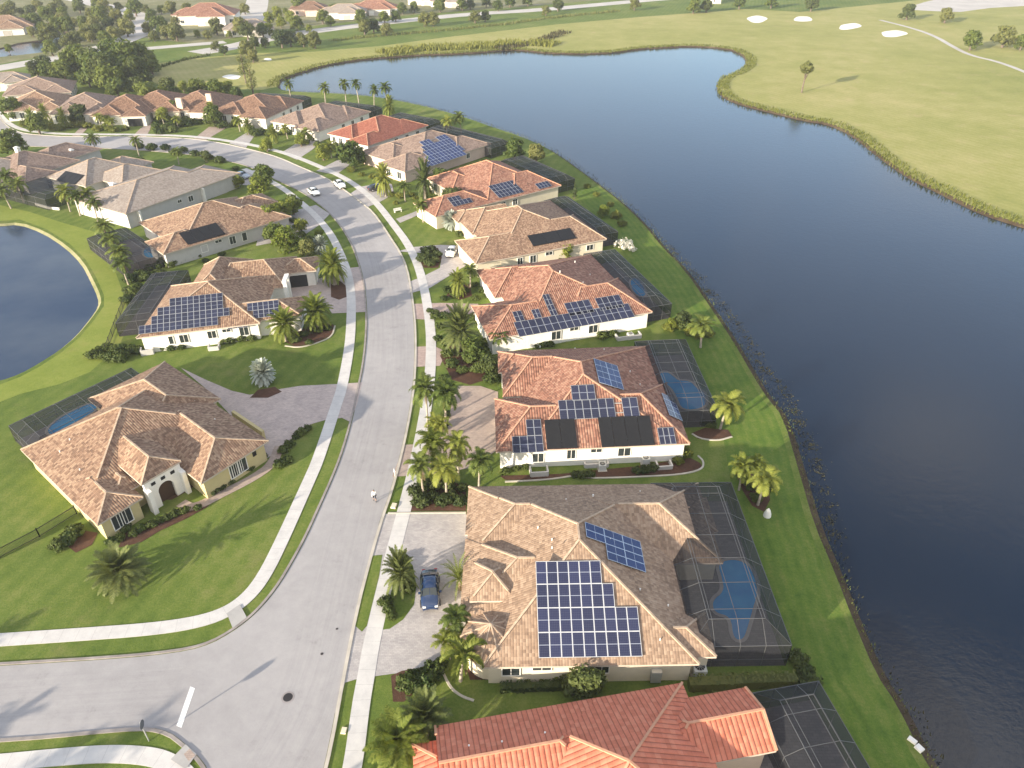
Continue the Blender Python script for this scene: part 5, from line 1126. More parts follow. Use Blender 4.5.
shrubs(SY, [(62, 130), (70, 128), (46, 128), (54, 130), (88, 128), (98, 131), (110, 131), (116, 132), (126, 130), (38, 124), (28, 126), (76, 124), (82, 127), (56, 122)], 1.6, 'bright shrub on the far curve lawns', 'shrubs on the far curve lawns')
shrubs(SG, [(158, 128), (166, 130), (172, 127), (180, 126), (188, 126), (160, 134), (194, 124), (174, 132), (216, 126), (222, 128), (236, 126), (168, 122), (200, 124), (206, 120), (160, 122), (186, 121)], 1.6, 'shrub along the white far fronts', 'shrubs along the white far fronts')
shrubs(SG, [(256, 136), (262, 134), (270, 136), (282, 135), (290, 134), (296, 132), (306, 144), (328, 152), (338, 150), (342, 158), (360, 163), (366, 158), (374, 160), (276, 128), (284, 130), (250, 130), (312, 140), (318, 146), (334, 152), (346, 152)], 1.5, 'shrub along the far fronts near the lake end', 'shrubs near the lake end fronts')
shrubs(SY, [(352, 172), (362, 176), (372, 178), (392, 196), (400, 198), (412, 196), (416, 200), (396, 204), (436, 212), (428, 194)], 1.0, 'bright shrub on the lawns at the bend', 'shrubs at the bend')
shrubs(SG, [(246, 208), (252, 200), (242, 178), (236, 170), (266, 190), (294, 222), (302, 236), (296, 228), (310, 242), (276, 232)], 1.0, 'shrub around the shaded left driveway', 'shrubs around the shaded left driveway')
shrubs(SG, [(744, 480), (750, 488), (738, 474), (756, 500), (768, 490)], .8, 'dark shrub under the lakeside palms', 'shrubs under the lakeside palms'); shrubs(SY, [(668, 330), (676, 328), (690, 334), (698, 338), (708, 336)], .9, 'yellow-green shrub between the two pool cages', 'shrubs between the cages')
shrubs(SD, [(802, 672), (798, 664), (806, 680), (800, 688)], 1.0, 'dark shrub at the lake corner of the near pool cage', 'shrubs at the near cage corner')
shrubs(SD, [(112, 182), (118, 178), (124, 174), (130, 171), (136, 168), (104, 184), (142, 165), (110, 176)], 1.7, 'dark shrub in the gap between the greige roof and the black heater roof', 'shrubs between two greige roofs')
shrubs(SD, [(46, 168), (52, 162), (58, 157), (38, 174), (64, 153), (50, 170)], 1.6, 'dark shrub between the two grey-brown roofs at the far left', 'shrubs between the grey-brown roofs')
shrubs(SG, [(166, 150), (176, 155), (184, 152), (196, 156), (152, 150), (140, 148), (212, 160), (220, 163)], 1.4, 'shrub along the street side of the greige roof', 'shrubs along the street side of the greige roof')
shrubs(SG, [(470, 212), (480, 208), (498, 205), (520, 200), (540, 197), (552, 194)], 1.2, 'shrub in the narrow gap beside the cream wall of the bright orange house', 'shrubs in the gap by the bright orange house')
shrubs(SG, [(432, 190), (441, 186), (452, 182), (462, 178), (474, 171), (482, 167)], 1.3, 'shrub along the pinkish wall of the blue solar house', 'shrubs along the pinkish wall')
shrubs(SD, [(378, 161), (388, 156), (398, 151), (408, 145), (418, 139)], 1.4, 'dark shrub between the red-tiled house and the blue solar house', 'shrubs beside the red-tiled house')
shrubs(SY, [(604, 212), (610, 206), (616, 218), (596, 196), (622, 226), (587, 188)], 1.1, 'yellow-green shrub on the bank behind the brown-roofed house cage', 'shrubs on the bank behind the brown-roofed house')
shrubs(SG, [(430, 312), (436, 318), (446, 318), (456, 318), (440, 328), (474, 320), (480, 326), (446, 346), (438, 340)], .9, 'shrub around the large date palm bed', 'shrubs around the large date palm')
shrubs(SG, [(444, 380), (447, 392), (448, 404), (446, 416), (444, 428)], .8, 'shrub along the left edge of the tan paver driveway', 'shrubs along the tan driveway')
# clipped hedges: one body each
def hedge(label, pts, w, h, mat='l_shrub', n=55, size=.16):
    P_ = [G(*p) for p in pts]; o = P_[0]; b = MB(); core = MB()
    for i in range(len(P_)-1):
        d = P_[i+1]-P_[i]; L = d.length; d.normalize(); s = Vector((-d.y, d.x, 0)); core.box((P_[i]+P_[i+1])/2-o+Vector((0, 0, h*.42)), (L/2, w*.38, h*.42), (d, s, Vector((0, 0, 1))), 0)
        for _ in range(int(n*L)):
            a = rnd.random(); t = rnd.uniform(0, L)
            if a < .5: q, nn = s*rnd.uniform(-w/2, w/2)+Vector((0, 0, h+rnd.uniform(-.12, .1))), Vector((0, 0, 1))
            else:
                sg = 1 if a < .75 else -1; q, nn = s*sg*w/2*rnd.uniform(.85, 1.1)+Vector((0, 0, rnd.uniform(.05, h))), s*sg
            leaf_quad(b, P_[i]-o+d*t+q, nn+rv()*.8, size*rnd.uniform(.6, 1.3))
    b.v, off = b.v, len(b.v)
    for f in core.f: b.f.append(tuple(i+off for i in f)); b.uv.append([(0, 0)]*4); b.m.append(0)
    b.v = b.v+core.v
    ob = b.build('hedge', MATS[mat]); ob.location = o; tag(ob, label, 'hedge')
hedge('long clipped hedge below the near pool cage', [(688, 688), (740, 686), (794, 684)], 1.1, 1.2, 'l_olive')
hedge('shady low hedge between the two nearest houses', [(500, 690), (560, 688), (600, 690)], .8, .7, 'l_dark')
hedge('low dark hedge on the lake side of the orange house wall', [(700, 424), (716, 428)], .7, .6, 'l_dark')
# lake reeds and weeds: nobody could count them
def reeds(name, pts, w0, w1, n, hgt, mat, label, zz=-.2, clump=1):
    b = MB(); seg = [(pts[i], pts[i+1]) for i in range(len(pts)-1)]; Ls = [(q-p).length for p, q in seg]; T = sum(Ls)
    for k in range(n):
        t = rnd.uniform(0, T); i = 0
        while t > Ls[i] and i < len(Ls)-1: t -= Ls[i]; i += 1
        p, q = seg[i]; d = (q-p).normalized(); nn = Vector((-d.y, d.x, 0)); c = p+d*t+nn*rnd.uniform(w0, w1)+Vector((0, 0, zz))
        hh = hgt*rnd.uniform(.5, 1.2)
        for _ in range(clump):
            a = rnd.uniform(0, 6.28); s = Vector((math.cos(a), math.sin(a), 0))*.16*hgt; l = Vector((rnd.uniform(-.4, .4), rnd.uniform(-.4, .4), 1))*hh; cc = c+Vector((rnd.uniform(-.4, .4), rnd.uniform(-.4, .4), 0))*hgt
            b.face([cc-s, cc+s, cc+s*.5+l*.7, cc+l, cc-s*.5+l*.7])
    o = b.build(name, MATS[mat]); return tag(o, label, 'reeds', None, 'stuff')
fw = [G(*p) for p in far_shore[:-4]]
reeds('reeds', fw, -1.0, 3.4, 8000, .85, 'l_reed', 'yellow-green reed fringe along the far shore of the lake', -.1)
reeds('reeds', [G(*p) for p in [(385, 55), (420, 50), (455, 49), (480, 48), (500, 46), (525, 44), (555, 46)]], -4, 9, 2600, 2.0, 'l_reed', 'tall overgrown reed bed at the top of the lake', -.1)
reeds('scrub', [G(*p) for p in [(500, 50), (520, 46), (545, 40), (566, 32)]], -3, 4, 700, 1.6, 'l_weed', 'brown scrub running inland from the reed bed', -.1)
reeds('scrub', [G(*p) for p in [(330, 41), (380, 36), (440, 31), (500, 25), (560, 17), (620, 11)]], -2.5, 2.5, 1800, 1.3, 'l_olive', 'rough scrub line below the far road', -.1)
reeds('scrub', [G(*p) for p in [(150, 72), (165, 66), (185, 60), (210, 55)]], -1, 1, 500, 1.2, 'l_dark', 'dark ditch of scrub behind the dark clump of trees', -.1)
nw = [G(*p) for p in near_shore[3:]]
reeds('shore_weeds', nw, -2.0, -.3, 1500, .4, 'l_weed', 'brown weeds along the near bank of the lake', -.15)
reeds('bank_tufts', nw, -1.1, .5, 2600, .28, 'l_palm', 'ragged grass tufts along the near bank of the lake', -.12)
def weeds(pts, r, n, label, mat='l_weed'):
    b = MB()
    for (x, y) in pts:
        c0 = G(x, y, -.55)
        for _ in range(n):
            c = c0+Vector((rnd.gauss(0, r), rnd.gauss(0, r), rnd.uniform(-.05, .12))); leaf_quad(b, c, Vector((rnd.uniform(-.6, .6), rnd.uniform(-.6, .6), 1)), rnd.uniform(.06, .20))
    tag(b.build('water_weeds', MATS[mat]), label, 'weeds', None, 'stuff')
weeds([(668, 246), (676, 254), (685, 262), (692, 272), (700, 278), (706, 290), (716, 296), (722, 304), (732, 318), (742, 330), (752, 346), (760, 362), (768, 372), (776, 380), (786, 396), (794, 412), (800, 424), (806, 436), (812, 448), (816, 460), (820, 474), (824, 490), (828, 505), (672, 250), (696, 276), (710, 292), (727, 310), (737, 324), (748, 339), (757, 354), (764, 368), (781, 388), (791, 404), (798, 420), (809, 443), (817, 467), (831, 520), (836, 534)], .55, 85, 'dark floating weeds in the shallows by the near bank')
weeds([(728, 315), (793, 411)], .45, 40, 'rusty orange weed clumps in the shallows', 'l_reed')
weeds([(20, 229), (28, 231), (36, 234), (42, 236)], .9, 80, 'dark reed patch in the small lake')
# ---------------------------------------------------------------- pools
def pool(label, pts, z=.05, deck=None, dl=None):
    P_ = smooth_pl([G(x, y, 0) for x, y in pts], 2, True); c = sum(P_, Vector())/len(P_)
    r = empty('swimming_pool', c, label, 'pool')
    b = MB(); b.face([p-c+Vector((0, 0, .06)) for p in P_]); w = b.build('water', MATS['pool'], r)
    if w.data.polygons[0].normal.z < 0: w.data.flip_normals()
    o = offset(P_, .35); m = MB(); n = len(P_)
    for i in range(n):
        j = (i+1) % n; u = Vector((0, 0, .09)); m.face([P_[i]-c+u, P_[j]-c+u, o[j]-c+u, o[i]-c+u])
    m.build('coping', MATS['coping'], r)
    if deck: flat('pool_deck', deck, .03, 'deck', dl, 'deck')
def hp(h, x0, x1, y0, y1): return [h.o+h.P(x, y) for x, y in ((x0, y0), (x1, y0), (x1, y1), (x0, y1))]
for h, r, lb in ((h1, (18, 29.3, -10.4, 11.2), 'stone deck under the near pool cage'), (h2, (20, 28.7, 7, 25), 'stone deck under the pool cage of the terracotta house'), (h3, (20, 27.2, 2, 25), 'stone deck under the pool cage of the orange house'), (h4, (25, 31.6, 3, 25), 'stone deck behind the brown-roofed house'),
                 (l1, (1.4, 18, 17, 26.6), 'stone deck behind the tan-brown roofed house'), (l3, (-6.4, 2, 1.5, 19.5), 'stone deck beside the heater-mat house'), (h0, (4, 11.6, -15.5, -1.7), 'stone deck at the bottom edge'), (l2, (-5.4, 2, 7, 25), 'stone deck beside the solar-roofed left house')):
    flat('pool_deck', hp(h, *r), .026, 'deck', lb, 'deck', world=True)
pool('blue irregular pool inside the near black cage', [(718, 566), (724, 561), (737, 560), (748, 565), (755, 578), (757.5, 594), (753, 608), (748, 626), (743, 641), (733, 639), (731, 617), (714, 613), (712, 601), (724, 592), (722, 579)])
pool('blue pool inside the cage of the terracotta-roofed house', [(657, 376), (665, 371), (674, 377), (678, 381), (690, 381), (697, 389), (706, 394), (706, 408), (682, 411), (677, 397), (670, 386), (658, 381)])
pool('narrow blue pool behind the tan-brown roofed house', [(46, 431), (60, 418), (78, 409), (92, 403), (99, 408), (84, 418), (68, 427), (52, 436)])
pool('small blue pool in the black cage on the left', [(145, 248), (152, 247), (157, 253), (156, 258), (147, 258), (143, 254)])
pool('dark blue pool inside the cage of the orange-roofed house', [(630, 280), (637, 278), (644, 288), (646, 296), (639, 297), (632, 290)])
# ---------------------------------------------------------------- vehicles
def car_meshes():
    ST_ = [(-2.32, .66, .72, .58, .76), (-2.18, .82, .86, .70, .92), (-1.62, .90, .94, .74, 1.04), (-.95, .92, .96, .63, 1.42), (.05, .92, .96, .65, 1.49), (.62, .92, .96, .63, 1.43), (1.32, .91, .94, .74, 1.07), (1.98, .86, .86, .68, .94), (2.26, .72, .72, .58, .78), (2.34, .64, .58, .50, .60)]
    def ring(s):
        x, wb, zb, wr, zr = s
        return [Vector(q) for q in ((x, -wb*.94, .26), (x, -wb, .45), (x, -wb, zb), (x, -wr, zr), (x, 0, zr+.035), (x, wr, zr), (x, wb, zb), (x, wb, .45), (x, wb*.94, .26))]
    rg = [ring(s) for s in ST_]; b = MB(); g = MB()
    for i in range(len(rg)-1):
        for k in range(8):
            q = [rg[i][k], rg[i][k+1], rg[i+1][k+1], rg[i+1][k]]; b.face(q[::-1])
            side = k in (2, 5) and 2 <= i <= 5; scr = k in (3, 4) and i in (2, 5)
            if side or scr:
                c = sum(q, Vector())/4; n = (q[1]-q[0]).cross(q[3]-q[0]).normalized()
                if n.dot(c-Vector((0, 0, .7))) < 0: n = -n
                g.face([c+(v-c)*(.80 if side else .90)+n*.016 for v in q])
    b.face(rg[0]); b.face(rg[-1][::-1])
    b.face([rg[0][0], rg[0][8], rg[-1][8], rg[-1][0]])
    w = MB(); n = 16
    w.tube([(0, -.11, 0), (0, .11, 0)], .33, n); w.face([(.33*math.cos(2*math.pi*k/n), -.11, .33*math.sin(2*math.pi*k/n)) for k in range(n)])
    rm = MB()
    for s in (-1, 1): rm.face([(.2*math.cos(2*math.pi*k/n), s*.116, .2*math.sin(2*math.pi*k/n)) for k in range(n)])
    hl = MB(); hl.box((0, 0, 0), (.10, .15, .06)); mr = MB(); mr.box((0, 0, 0), (.09, .10, .07))
    return b, g.mesh('glass', MATS['glass']), w.mesh('wheel', mat_plain('tyre_rubber', (.02, .02, .02), .8)), rm.mesh('rim', mat_plain('rim_metal', (.5, .5, .5), .35, .5, .6)), hl, mr
CB, CG, CW, CR, HL, MR = car_meshes()
HM = HL.mesh('headlight', mat_plain('lamp_lens', (.75, .75, .72), .2, .5)); TM = HL.mesh('taillight', mat_plain('red_lens', (.35, .02, .015), .3, .5))
def car(label, px, d, paint, s=1.0, sz=1.0, name='parked_car', group=None):
    p = G(*px, .0); q = G(*d, 0); a = math.atan2(q.y-p.y, q.x-p.x)
    r = empty(name, p+Vector((0, 0, .045)), label, 'car', group, a); r.scale = (s, s, s*sz)
    m = mat_plain('car_paint_'+paint[0], paint[1], .25, .5, 0, 1.0, var=.04); bd = link('body', CB.mesh('body', m), r)
    w_ = bd.modifiers.new('weld', 'WELD'); w_.merge_threshold = .004
    ss = bd.modifiers.new('smooth', 'SUBSURF'); ss.levels = 1; ss.render_levels = 2; bd.data.polygons.foreach_set('use_smooth', [True]*len(bd.data.polygons))
    link('window_glass', CG, r)
    for x in (-1.42, 1.42):
        for y in (-.84, .84):
            w = link('wheel', CW, r); w.location = (x, y, .33); link('rim', CR, w)
    for y in (-.62, .62):
        o = link('headlight', HM, r); o.location = (2.20, y*.9, .74); o = link('taillight', TM, r); o.location = (-2.20, y*.95, .80)
    for y in (-1.0, 1.0):
        o = link('mirror', MR.mesh('mirror', m), r); o.location = (.78, y, 1.02)
car('dark blue car parked on the grey paver driveway by the near house', (430.5, 594), (431, 620), ('navy', (.012, .030, .085)), 1.04, 1.1)
car('white car on the street at the left kerb of the bend', (314, 194), (322, 200), ('white', (.78, .78, .76)))
car('boxy white vehicle on the street near the right kerb of the bend', (340, 187), (346, 192), ('white', (.78, .78, .76)), 1.0, 1.15)
car('white car parked in the curved driveway of the brown-roofed house', (452, 254), (449, 260), ('white', (.78, .78, .76)))
car('dark car parked in the driveway at the bend', (377, 190), (388, 188), ('black', (.03, .03, .035)))
car('silver-blue car half hidden by trees in a left driveway', (242, 178), (250, 180), ('silver', (.40, .45, .50)), 1.0, 1.05)
# ---------------------------------------------------------------- person walking in the street
def person(label, px, face_px):
    p = G(*px); q = G(*face_px); a = math.atan2(q.y-p.y, q.x-p.x)-math.pi/2
    J = dict(pel=(0, 0, .95), che=(0, .03, 1.35), nek=(0, .03, 1.48), hed=(0, .05, 1.62), top=(0, .05, 1.74), lh=(-.1, 0, .92), lk=(-.11, .16, .50), la=(-.11, .06, .09), lt=(-.11, .24, .04), rh=(.1, 0, .92), rk=(.11, .0, .48), ra=(.11, -.26, .12), rt=(.11, -.10, .04),
             ls=(-.19, .02, 1.40), le=(-.25, -.12, 1.13), lw=(-.24, .02, .90), lf=(-.24, .08, .82), rs=(.19, .02, 1.40), re=(.25, .08, 1.14), rw=(.24, .26, 1.0), rf=(.24, .33, .96))
    rad = dict(pel=.15, che=.165, nek=.06, hed=.10, top=.07, lh=.095, lk=.062, la=.042, lt=.04, rh=.095, rk=.062, ra=.042, rt=.04, ls=.07, le=.045, lw=.035, lf=.04, rs=.07, re=.045, rw=.035, rf=.04)
    E_ = [('pel', 'che'), ('che', 'nek'), ('nek', 'hed'), ('hed', 'top'), ('pel', 'lh'), ('lh', 'lk'), ('lk', 'la'), ('la', 'lt'), ('pel', 'rh'), ('rh', 'rk'), ('rk', 'ra'), ('ra', 'rt'), ('che', 'ls'), ('ls', 'le'), ('le', 'lw'), ('lw', 'lf'), ('che', 'rs'), ('rs', 're'), ('re', 'rw'), ('rw', 'rf')]
    ks = list(J); me = bpy.data.meshes.new('person'); me.from_pydata([J[k] for k in ks], [(ks.index(x), ks.index(y)) for x, y in E_], [])
    o = link('person', me); md = o.modifiers.new('Skin', 'SKIN')
    bm = bmesh.new(); bm.from_mesh(me); ly = bm.verts.layers.skin.verify()
    for i, v in enumerate(bm.verts): v[ly].radius = (rad[ks[i]],)*2; v[ly].use_root = (ks[i] == 'pel')
    bm.to_mesh(me); bm.free(); sb_ = o.modifiers.new('Sub', 'SUBSURF'); sb_.levels = 1; sb_.render_levels = 2
    t = NT('person_clothes'); z = t.n('ShaderNodeSeparateXYZ'); t.l(t.tex('Object'), z.inputs[0])
    c = t.ramp(t.math('DIVIDE', z.outputs[2], 2.0), [(.0, (.03, .03, .03)), (.055, (.40, .26, .19)), (.27, (.03, .035, .05)), (.49, (.75, .74, .72)), (.735, (.42, .27, .2)), (.83, (.05, .035, .025))], 'CONSTANT')
    me.materials.append(t.done(t.bsdf(c, .8))); o.location = p+Vector((0, 0, .02)); o.rotation_euler = (0, 0, a); o.scale = (1.05,)*3
    tag(o, label, 'person')
person('person in a white top and dark shorts walking along the street', (375, 501.5), (382, 540))
# ---------------------------------------------------------------- small street things
def sign_post(label, base, face_deg):
    p = G(*base); r = empty('street_sign', p, label, 'street sign', rz=R(face_deg))
    b = MB(); b.tube([(0, 0, -.2), (0, 0, 2.7)], .05, 8); b.build('post', MATS['metal'], r)
    s = MB(); n = 8; ring = [(.40*math.cos(2*math.pi*(k+.5)/n), 0, 2.35+.40*math.sin(2*math.pi*(k+.5)/n)) for k in range(n)]
    s.face([(x, -.06, z) for x, y, z in ring]); s.face([(x, -.085, z) for x, y, z in ring][::-1])
    for k in range(n): a, c = ring[k], ring[(k+1) % n]; s.face([(a[0], -.06, a[2]), (c[0], -.06, c[2]), (c[0], -.085, c[2]), (a[0], -.085, a[2])])
    s.build('sign_plate', mat_plain('sign_back', (.10, .11, .12), .5), r)
sign_post('dark octagonal street sign on a post, seen from behind, at the bottom left corner', (149, 741), 95)
def manhole(label, px, r=.42):
    c = G(*px); b = MB(); n = 20; ring = lambda q, z: [(q*math.cos(2*math.pi*k/n), q*math.sin(2*math.pi*k/n), z) for k in range(n)]
    b.face(ring(r, .012)); o = b.build('manhole_cover', mat_plain('cast_iron', (.05, .045, .045), .6, .4, .5)); o.location = c+Vector((0, 0, .02))
    f = MB(); A, B = ring(r, .016), ring(r*1.35, .016)
    for k in range(n): f.face([A[k], B[k], B[(k+1) % n], A[(k+1) % n]])
    f.build('collar', mat_plain('collar_concrete', (.30, .27, .26), .9), o); tag(o, label, 'manhole')
manhole('round dark manhole cover in the street near the bottom edge', (288, 697.5))
manhole('tiny dark valve cover in the street by the lower driveway', (322, 654), .13); manhole('tiny dark valve cover in the street above the other one', (337, 629), .11)
def ac_unit(label, px, rz, s=1.0):
    r = empty('air_conditioner', G(*px), label, 'air conditioner', rz=R(rz)); r.scale = (s,)*3
    b = MB(); b.box((0, 0, .45), (.42, .42, .40)); b.build('casing', mat_plain('ac_casing', (.55, .55, .52), .5), r)
    g = MB(); n = 16; g.face([(.34*math.cos(2*math.pi*k/n), .34*math.sin(2*math.pi*k/n), .858) for k in range(n)]); gr = g.build('fan_grille', MATS['dark'], r)
    f = MB()
    for k in range(5): a = k*math.pi/5; f.bar((-.34*math.cos(a), -.34*math.sin(a), .87), (.34*math.cos(a), .34*math.sin(a), .87), .025)
    f.build('grille_bars', MATS['metal'], gr); pd = MB(); pd.box((0, 0, .02), (.55, .55, .04)); pd.build('pad', MATS['kerb'], r)
ac_unit('square white air conditioner beside the long bed of the terracotta house', (645, 463), 4, 1.1)
ac_unit('air conditioner behind the dark clipped shrubs of the terracotta house', (602, 469), 4, 1.0)
ac_unit('grey air conditioner in the shade at the corner of the near house', (698, 674), 1, 1.35)
ac_unit('air conditioner inside the walled corner of the orange-roofed house', (630, 338), 19, 1.0)
def screen_wall(label, a, b, h=1.2, t=.2, mat='w_grey', ret=None):
    h *= .55
    A, B = G(*a), G(*b); d = (B-A).normalized(); s = Vector((-d.y, d.x, 0)); L = (B-A).length; m = MB(); m.box(d*L/2+Vector((0, 0, h/2)), (L/2, t/2, h/2), (d, s, Vector((0, 0, 1))))
    for x in (0, L): m.box(d*x+s*.6+Vector((0, 0, h/2-.004)), (t/2, .6, h/2), (d, s, Vector((0, 0, 1))))
    o = m.build('equipment_wall', MATS[mat]); o.location = A; tag(o, label, 'low wall')
screen_wall('low white wall round equipment at the middle of the terracotta house wall', (585, 468), (608, 467), 1.1)
screen_wall('low grey wall round equipment near the yellow bush', (658, 470), (672, 469), 1.0, .2, 'w_grey')
screen_wall('low white wall at the rear corner of the orange-roofed house', (618, 341), (641, 338), 1.2)
screen_wall('white wall block at the front corner of the terracotta house', (531, 477), (548, 476), 1.3)
screen_wall('small white wall against the bright white left wall', (209, 351), (219, 350), 1.2)
screen_wall('small white corner wall at the left end of the bright white wall', (142, 356), (154, 354), 1.6)
def slab(label, px, hx, hy, hz, rz, mat='kerb', name='concrete_slab', cat='slab'):
    b = MB(); b.box((0, 0, hz), (hx, hy, hz)); b.box((0, 0, hz*2+.02), (hx*.92, hy*.92, .018))
    o = b.build(name, MATS[mat]); o.location = G(*px); o.rotation_euler = (0, 0, R(rz)); bv = o.modifiers.new('soft', 'BEVEL'); bv.width = .03; bv.segments = 2; tag(o, label, cat)
slab('pale concrete outfall slab on the bank at the bottom right, upper piece', (912, 741), .34, .2, .09, 130, 'w_white'); slab('pale concrete outfall slab on the bank at the bottom right, lower piece', (919, 749), .3, .26, .1, 120, 'w_white')
slab('small pale utility lid in the verge near the bottom edge', (344, 731), .28, .22, .06, 85, 'w_cream', 'utility_lid', 'utility lid')
slab('yellowish utility cover in the verge beside the walking person', (394, 506.5), .38, .28, .10, 80, 'w_cream', 'utility_lid', 'utility lid')
def mailbox(label, px, rz):
    r = empty('mailbox', G(*px), label, 'mailbox', rz=R(rz)); r.scale = (.8,)*3; b = MB(); b.box((0, 0, .5), (.05, .05, .55)); b.build('post', MATS['trim'], r)
    m = MB(); n = 8; prof = [(-.13, 1.05), (.13, 1.05), (.13, 1.2)]+[(.13*math.cos(math.pi*k/n), 1.2+.13*math.sin(math.pi*k/n)) for k in range(1, n)]+[(-.13, 1.2)]
    m.face([(-.28, y, z) for y, z in prof][::-1]); m.face([(.28, y, z) for y, z in prof])
    for i in range(len(prof)): a, c = prof[i], prof[(i+1) % len(prof)]; m.face([(-.28, *a), (.28, *a), (.28, *c), (-.28, *c)])
    m.build('box', MATS['trim'], r); f = MB(); f.box((.1, .15, 1.28), (.02, .01, .1)); f.build('flag', mat_plain('red_flag', (.5, .03, .02), .5), r)
mailbox('white mailbox at the kerb above the walking person', (395, 476.5), 100)
def statue(label, px):
    b = MB(); b.tube([(0, 0, 0), (0, 0, .35), (0, 0, .9), (0, 0, 1.15)], [.45, .42, .22, .05], 10); o = b.build('garden_ornament', MATS['w_white'], None, True); o.location = G(*px); tag(o, label, 'ornament')
statue('small pale cone-shaped ornament under the lakeside palms', (767, 516))
def slat_bench(label, px, rz):
    r = empty('garden_bench', G(*px), label, 'bench', rz=R(rz)); b = MB()
    for y in (-.2, 0, .2): b.box((0, y, .45), (.9, .08, .025))
    b.build('seat', MATS['trim'], r)
    for x in (-.75, .75): l = MB(); l.box((x, 0, .21), (.04, .24, .21)); l.build('leg', MATS['trim'], r)
    b = MB()
    for z in (.62, .78): b.box((0, .27, z), (.9, .02, .06))
    b.build('backrest', MATS['trim'], r)
slat_bench('white bench on the lawn beside the narrow pale path at the bend', (398, 212), 30)
def fence(label, pts, h, mat, dx=.16, name='picket_fence', post=2.4):
    P_ = [G(*p) for p in pts]; o = P_[0]; r = empty(name, o, label, 'fence'); pk = MB(); rl = MB(); Z = Vector((0, 0, 1))
    for i in range(len(P_)-1):
        A, B = P_[i]-o, P_[i+1]-o; L = (B-A).length; n = int(L/dx)
        for k in range(n): q = A+(B-A)*((k+.5)/n); pk.bar(q, q+Z*h, .025)
        for z in (.15, h-.12): rl.bar(A+Z*z, B+Z*z, .05)
        n = max(1, int(L/post))
        for k in range(n+1): q = A+(B-A)*(k/n); ps = MB(); ps.bar(q, q+Z*(h+.1), .08); ps.build('post', MATS[mat], r)
    pk.build('pickets', MATS[mat], r); rl.build('rail', MATS[mat], r)
fence('low black picket fence across the left lawn', [(-40, 577), (0, 558), (40, 537), (77, 514)], 1.25, 'black', .11)
fence('thin dark fence line down the grass bank beside the narrow pool cage', [(128, 296), (118, 322), (107, 352)], 1.2, 'black', .3)
strip('retaining_wall', [(36, 205), (50, 209), (60, 210)], .3, .5, 'w_white', 'low white wall at the foot of the grey far left cage', 'low wall', None, hgt=.5, it=0)
def edging(label, pts, w=.22): strip('bed_edging', pts, w, .10, 'kerb', label, 'edging', hgt=.1, it=2)
edging('curved pale edging of the long bed beside the terracotta house', [(505, 482), (530, 481), (556, 479), (575, 475.5), (590, 478.5), (614, 478), (640, 477), (680, 475), (702, 470), (704, 462), (698, 456)])
edging('curved pale edging under the palm at the terracotta house cage', [(692, 434), (700, 439), (718, 441), (732, 437)])
edging('curved edging under the thick-fronded palm at the near house', [(441, 668), (450, 688), (462, 697), (474, 701)])
edging('pale edging along the drive of the blue car, upper side', [(388, 513.5), (415, 513.3), (466, 513)])
edging('curved pale edging before the golden palm pair', [(285, 346), (300, 348), (318, 343), (332, 337), (335, 326)])
# ---------------------------------------------------------------- palms outside the frame shadow the side street; added trees shade the junction
for (x, y, k) in [(-62, 20, 'queen0'), (-56, 23, 'queen1'), (-52, 16, 'tall'), (-58, 13, 'tall'), (-67, 27, 'queen1'), (-72, 22, 'tall'), (-64, 30, 'queen0')]:
    place(k, Vector((x, y, 0)), rnd.uniform(.7, .95), 'palm just outside the bottom left corner, throwing a long shadow over the side street', 'palm', 'palms outside the bottom left corner', 'palm_tree')
for (x, y, k) in [(-31, 13, 'oak1'), (-27, 17, 'dark0'), (-25, 10, 'oak0')]:  # stand-ins for an unseen house, added for their shade
    place(k, Vector((x, y, 0)), rnd.uniform(.55, .7), 'unseen broad tree added below the bottom edge to shade the street at the junction', 'tree', 'added shade trees below the bottom edge', 'tree')
# ---------------------------------------------------------------- air, light, camera
def haze():
    b = MB(); b.box((0, 640, 29.0), (1450, 900, 31.5)); o = b.build('haze', [])
    t = NT('haze_air'); v = t.n('ShaderNodeVolumePrincipled'); v.inputs['Color'].default_value = (.93, .95, 1, 1); v.inputs['Density'].default_value = HAZE; v.inputs['Anisotropy'].default_value = .2
    t.l(v.outputs[0], t.out.inputs['Volume']); o.data.materials.append(t.m); tag(o, 'thin pale evening haze over the whole neighbourhood', 'haze', None, 'stuff')
HAZE = 0.0002
haze()
EL, AZ = R(13.5), R(43)                                   # sunlight travels towards +x +y
w = bpy.data.worlds.new('World'); scene.world = w; w.use_nodes = True; nt = w.node_tree; nt.nodes.clear()
N = lambda k, **kw: [setattr(x, a, b) for x in [nt.nodes.new(k)] for a, b in kw.items()] and x if False else nt.nodes.new(k)
sky = nt.nodes.new('ShaderNodeTexSky'); sky.sky_type = 'NISHITA'; sky.sun_disc = False; sky.sun_elevation = EL; sky.sun_rotation = R(225)
sky.air_density = 1.0; sky.dust_density = .3; sky.ozone_density = 3.0
tc = nt.nodes.new('ShaderNodeTexCoord'); mp = nt.nodes.new('ShaderNodeMapping'); mp.inputs['Scale'].default_value = (1, 1, 2.2)
nz = nt.nodes.new('ShaderNodeTexNoise'); nz.inputs['Scale'].default_value = 1.7; nz.inputs['Detail'].default_value = 6; nz.inputs['Roughness'].default_value = .55
cr = nt.nodes.new('ShaderNodeValToRGB'); cr.color_ramp.elements[0].position = .42; cr.color_ramp.elements[1].position = .58
mx = nt.nodes.new('ShaderNodeMix'); mx.data_type = 'RGBA'; mu = nt.nodes.new('ShaderNodeMath'); mu.operation = 'MULTIPLY'; mu.inputs[1].default_value = .75
bg = nt.nodes.new('ShaderNodeBackground'); ow = nt.nodes.new('ShaderNodeOutputWorld')
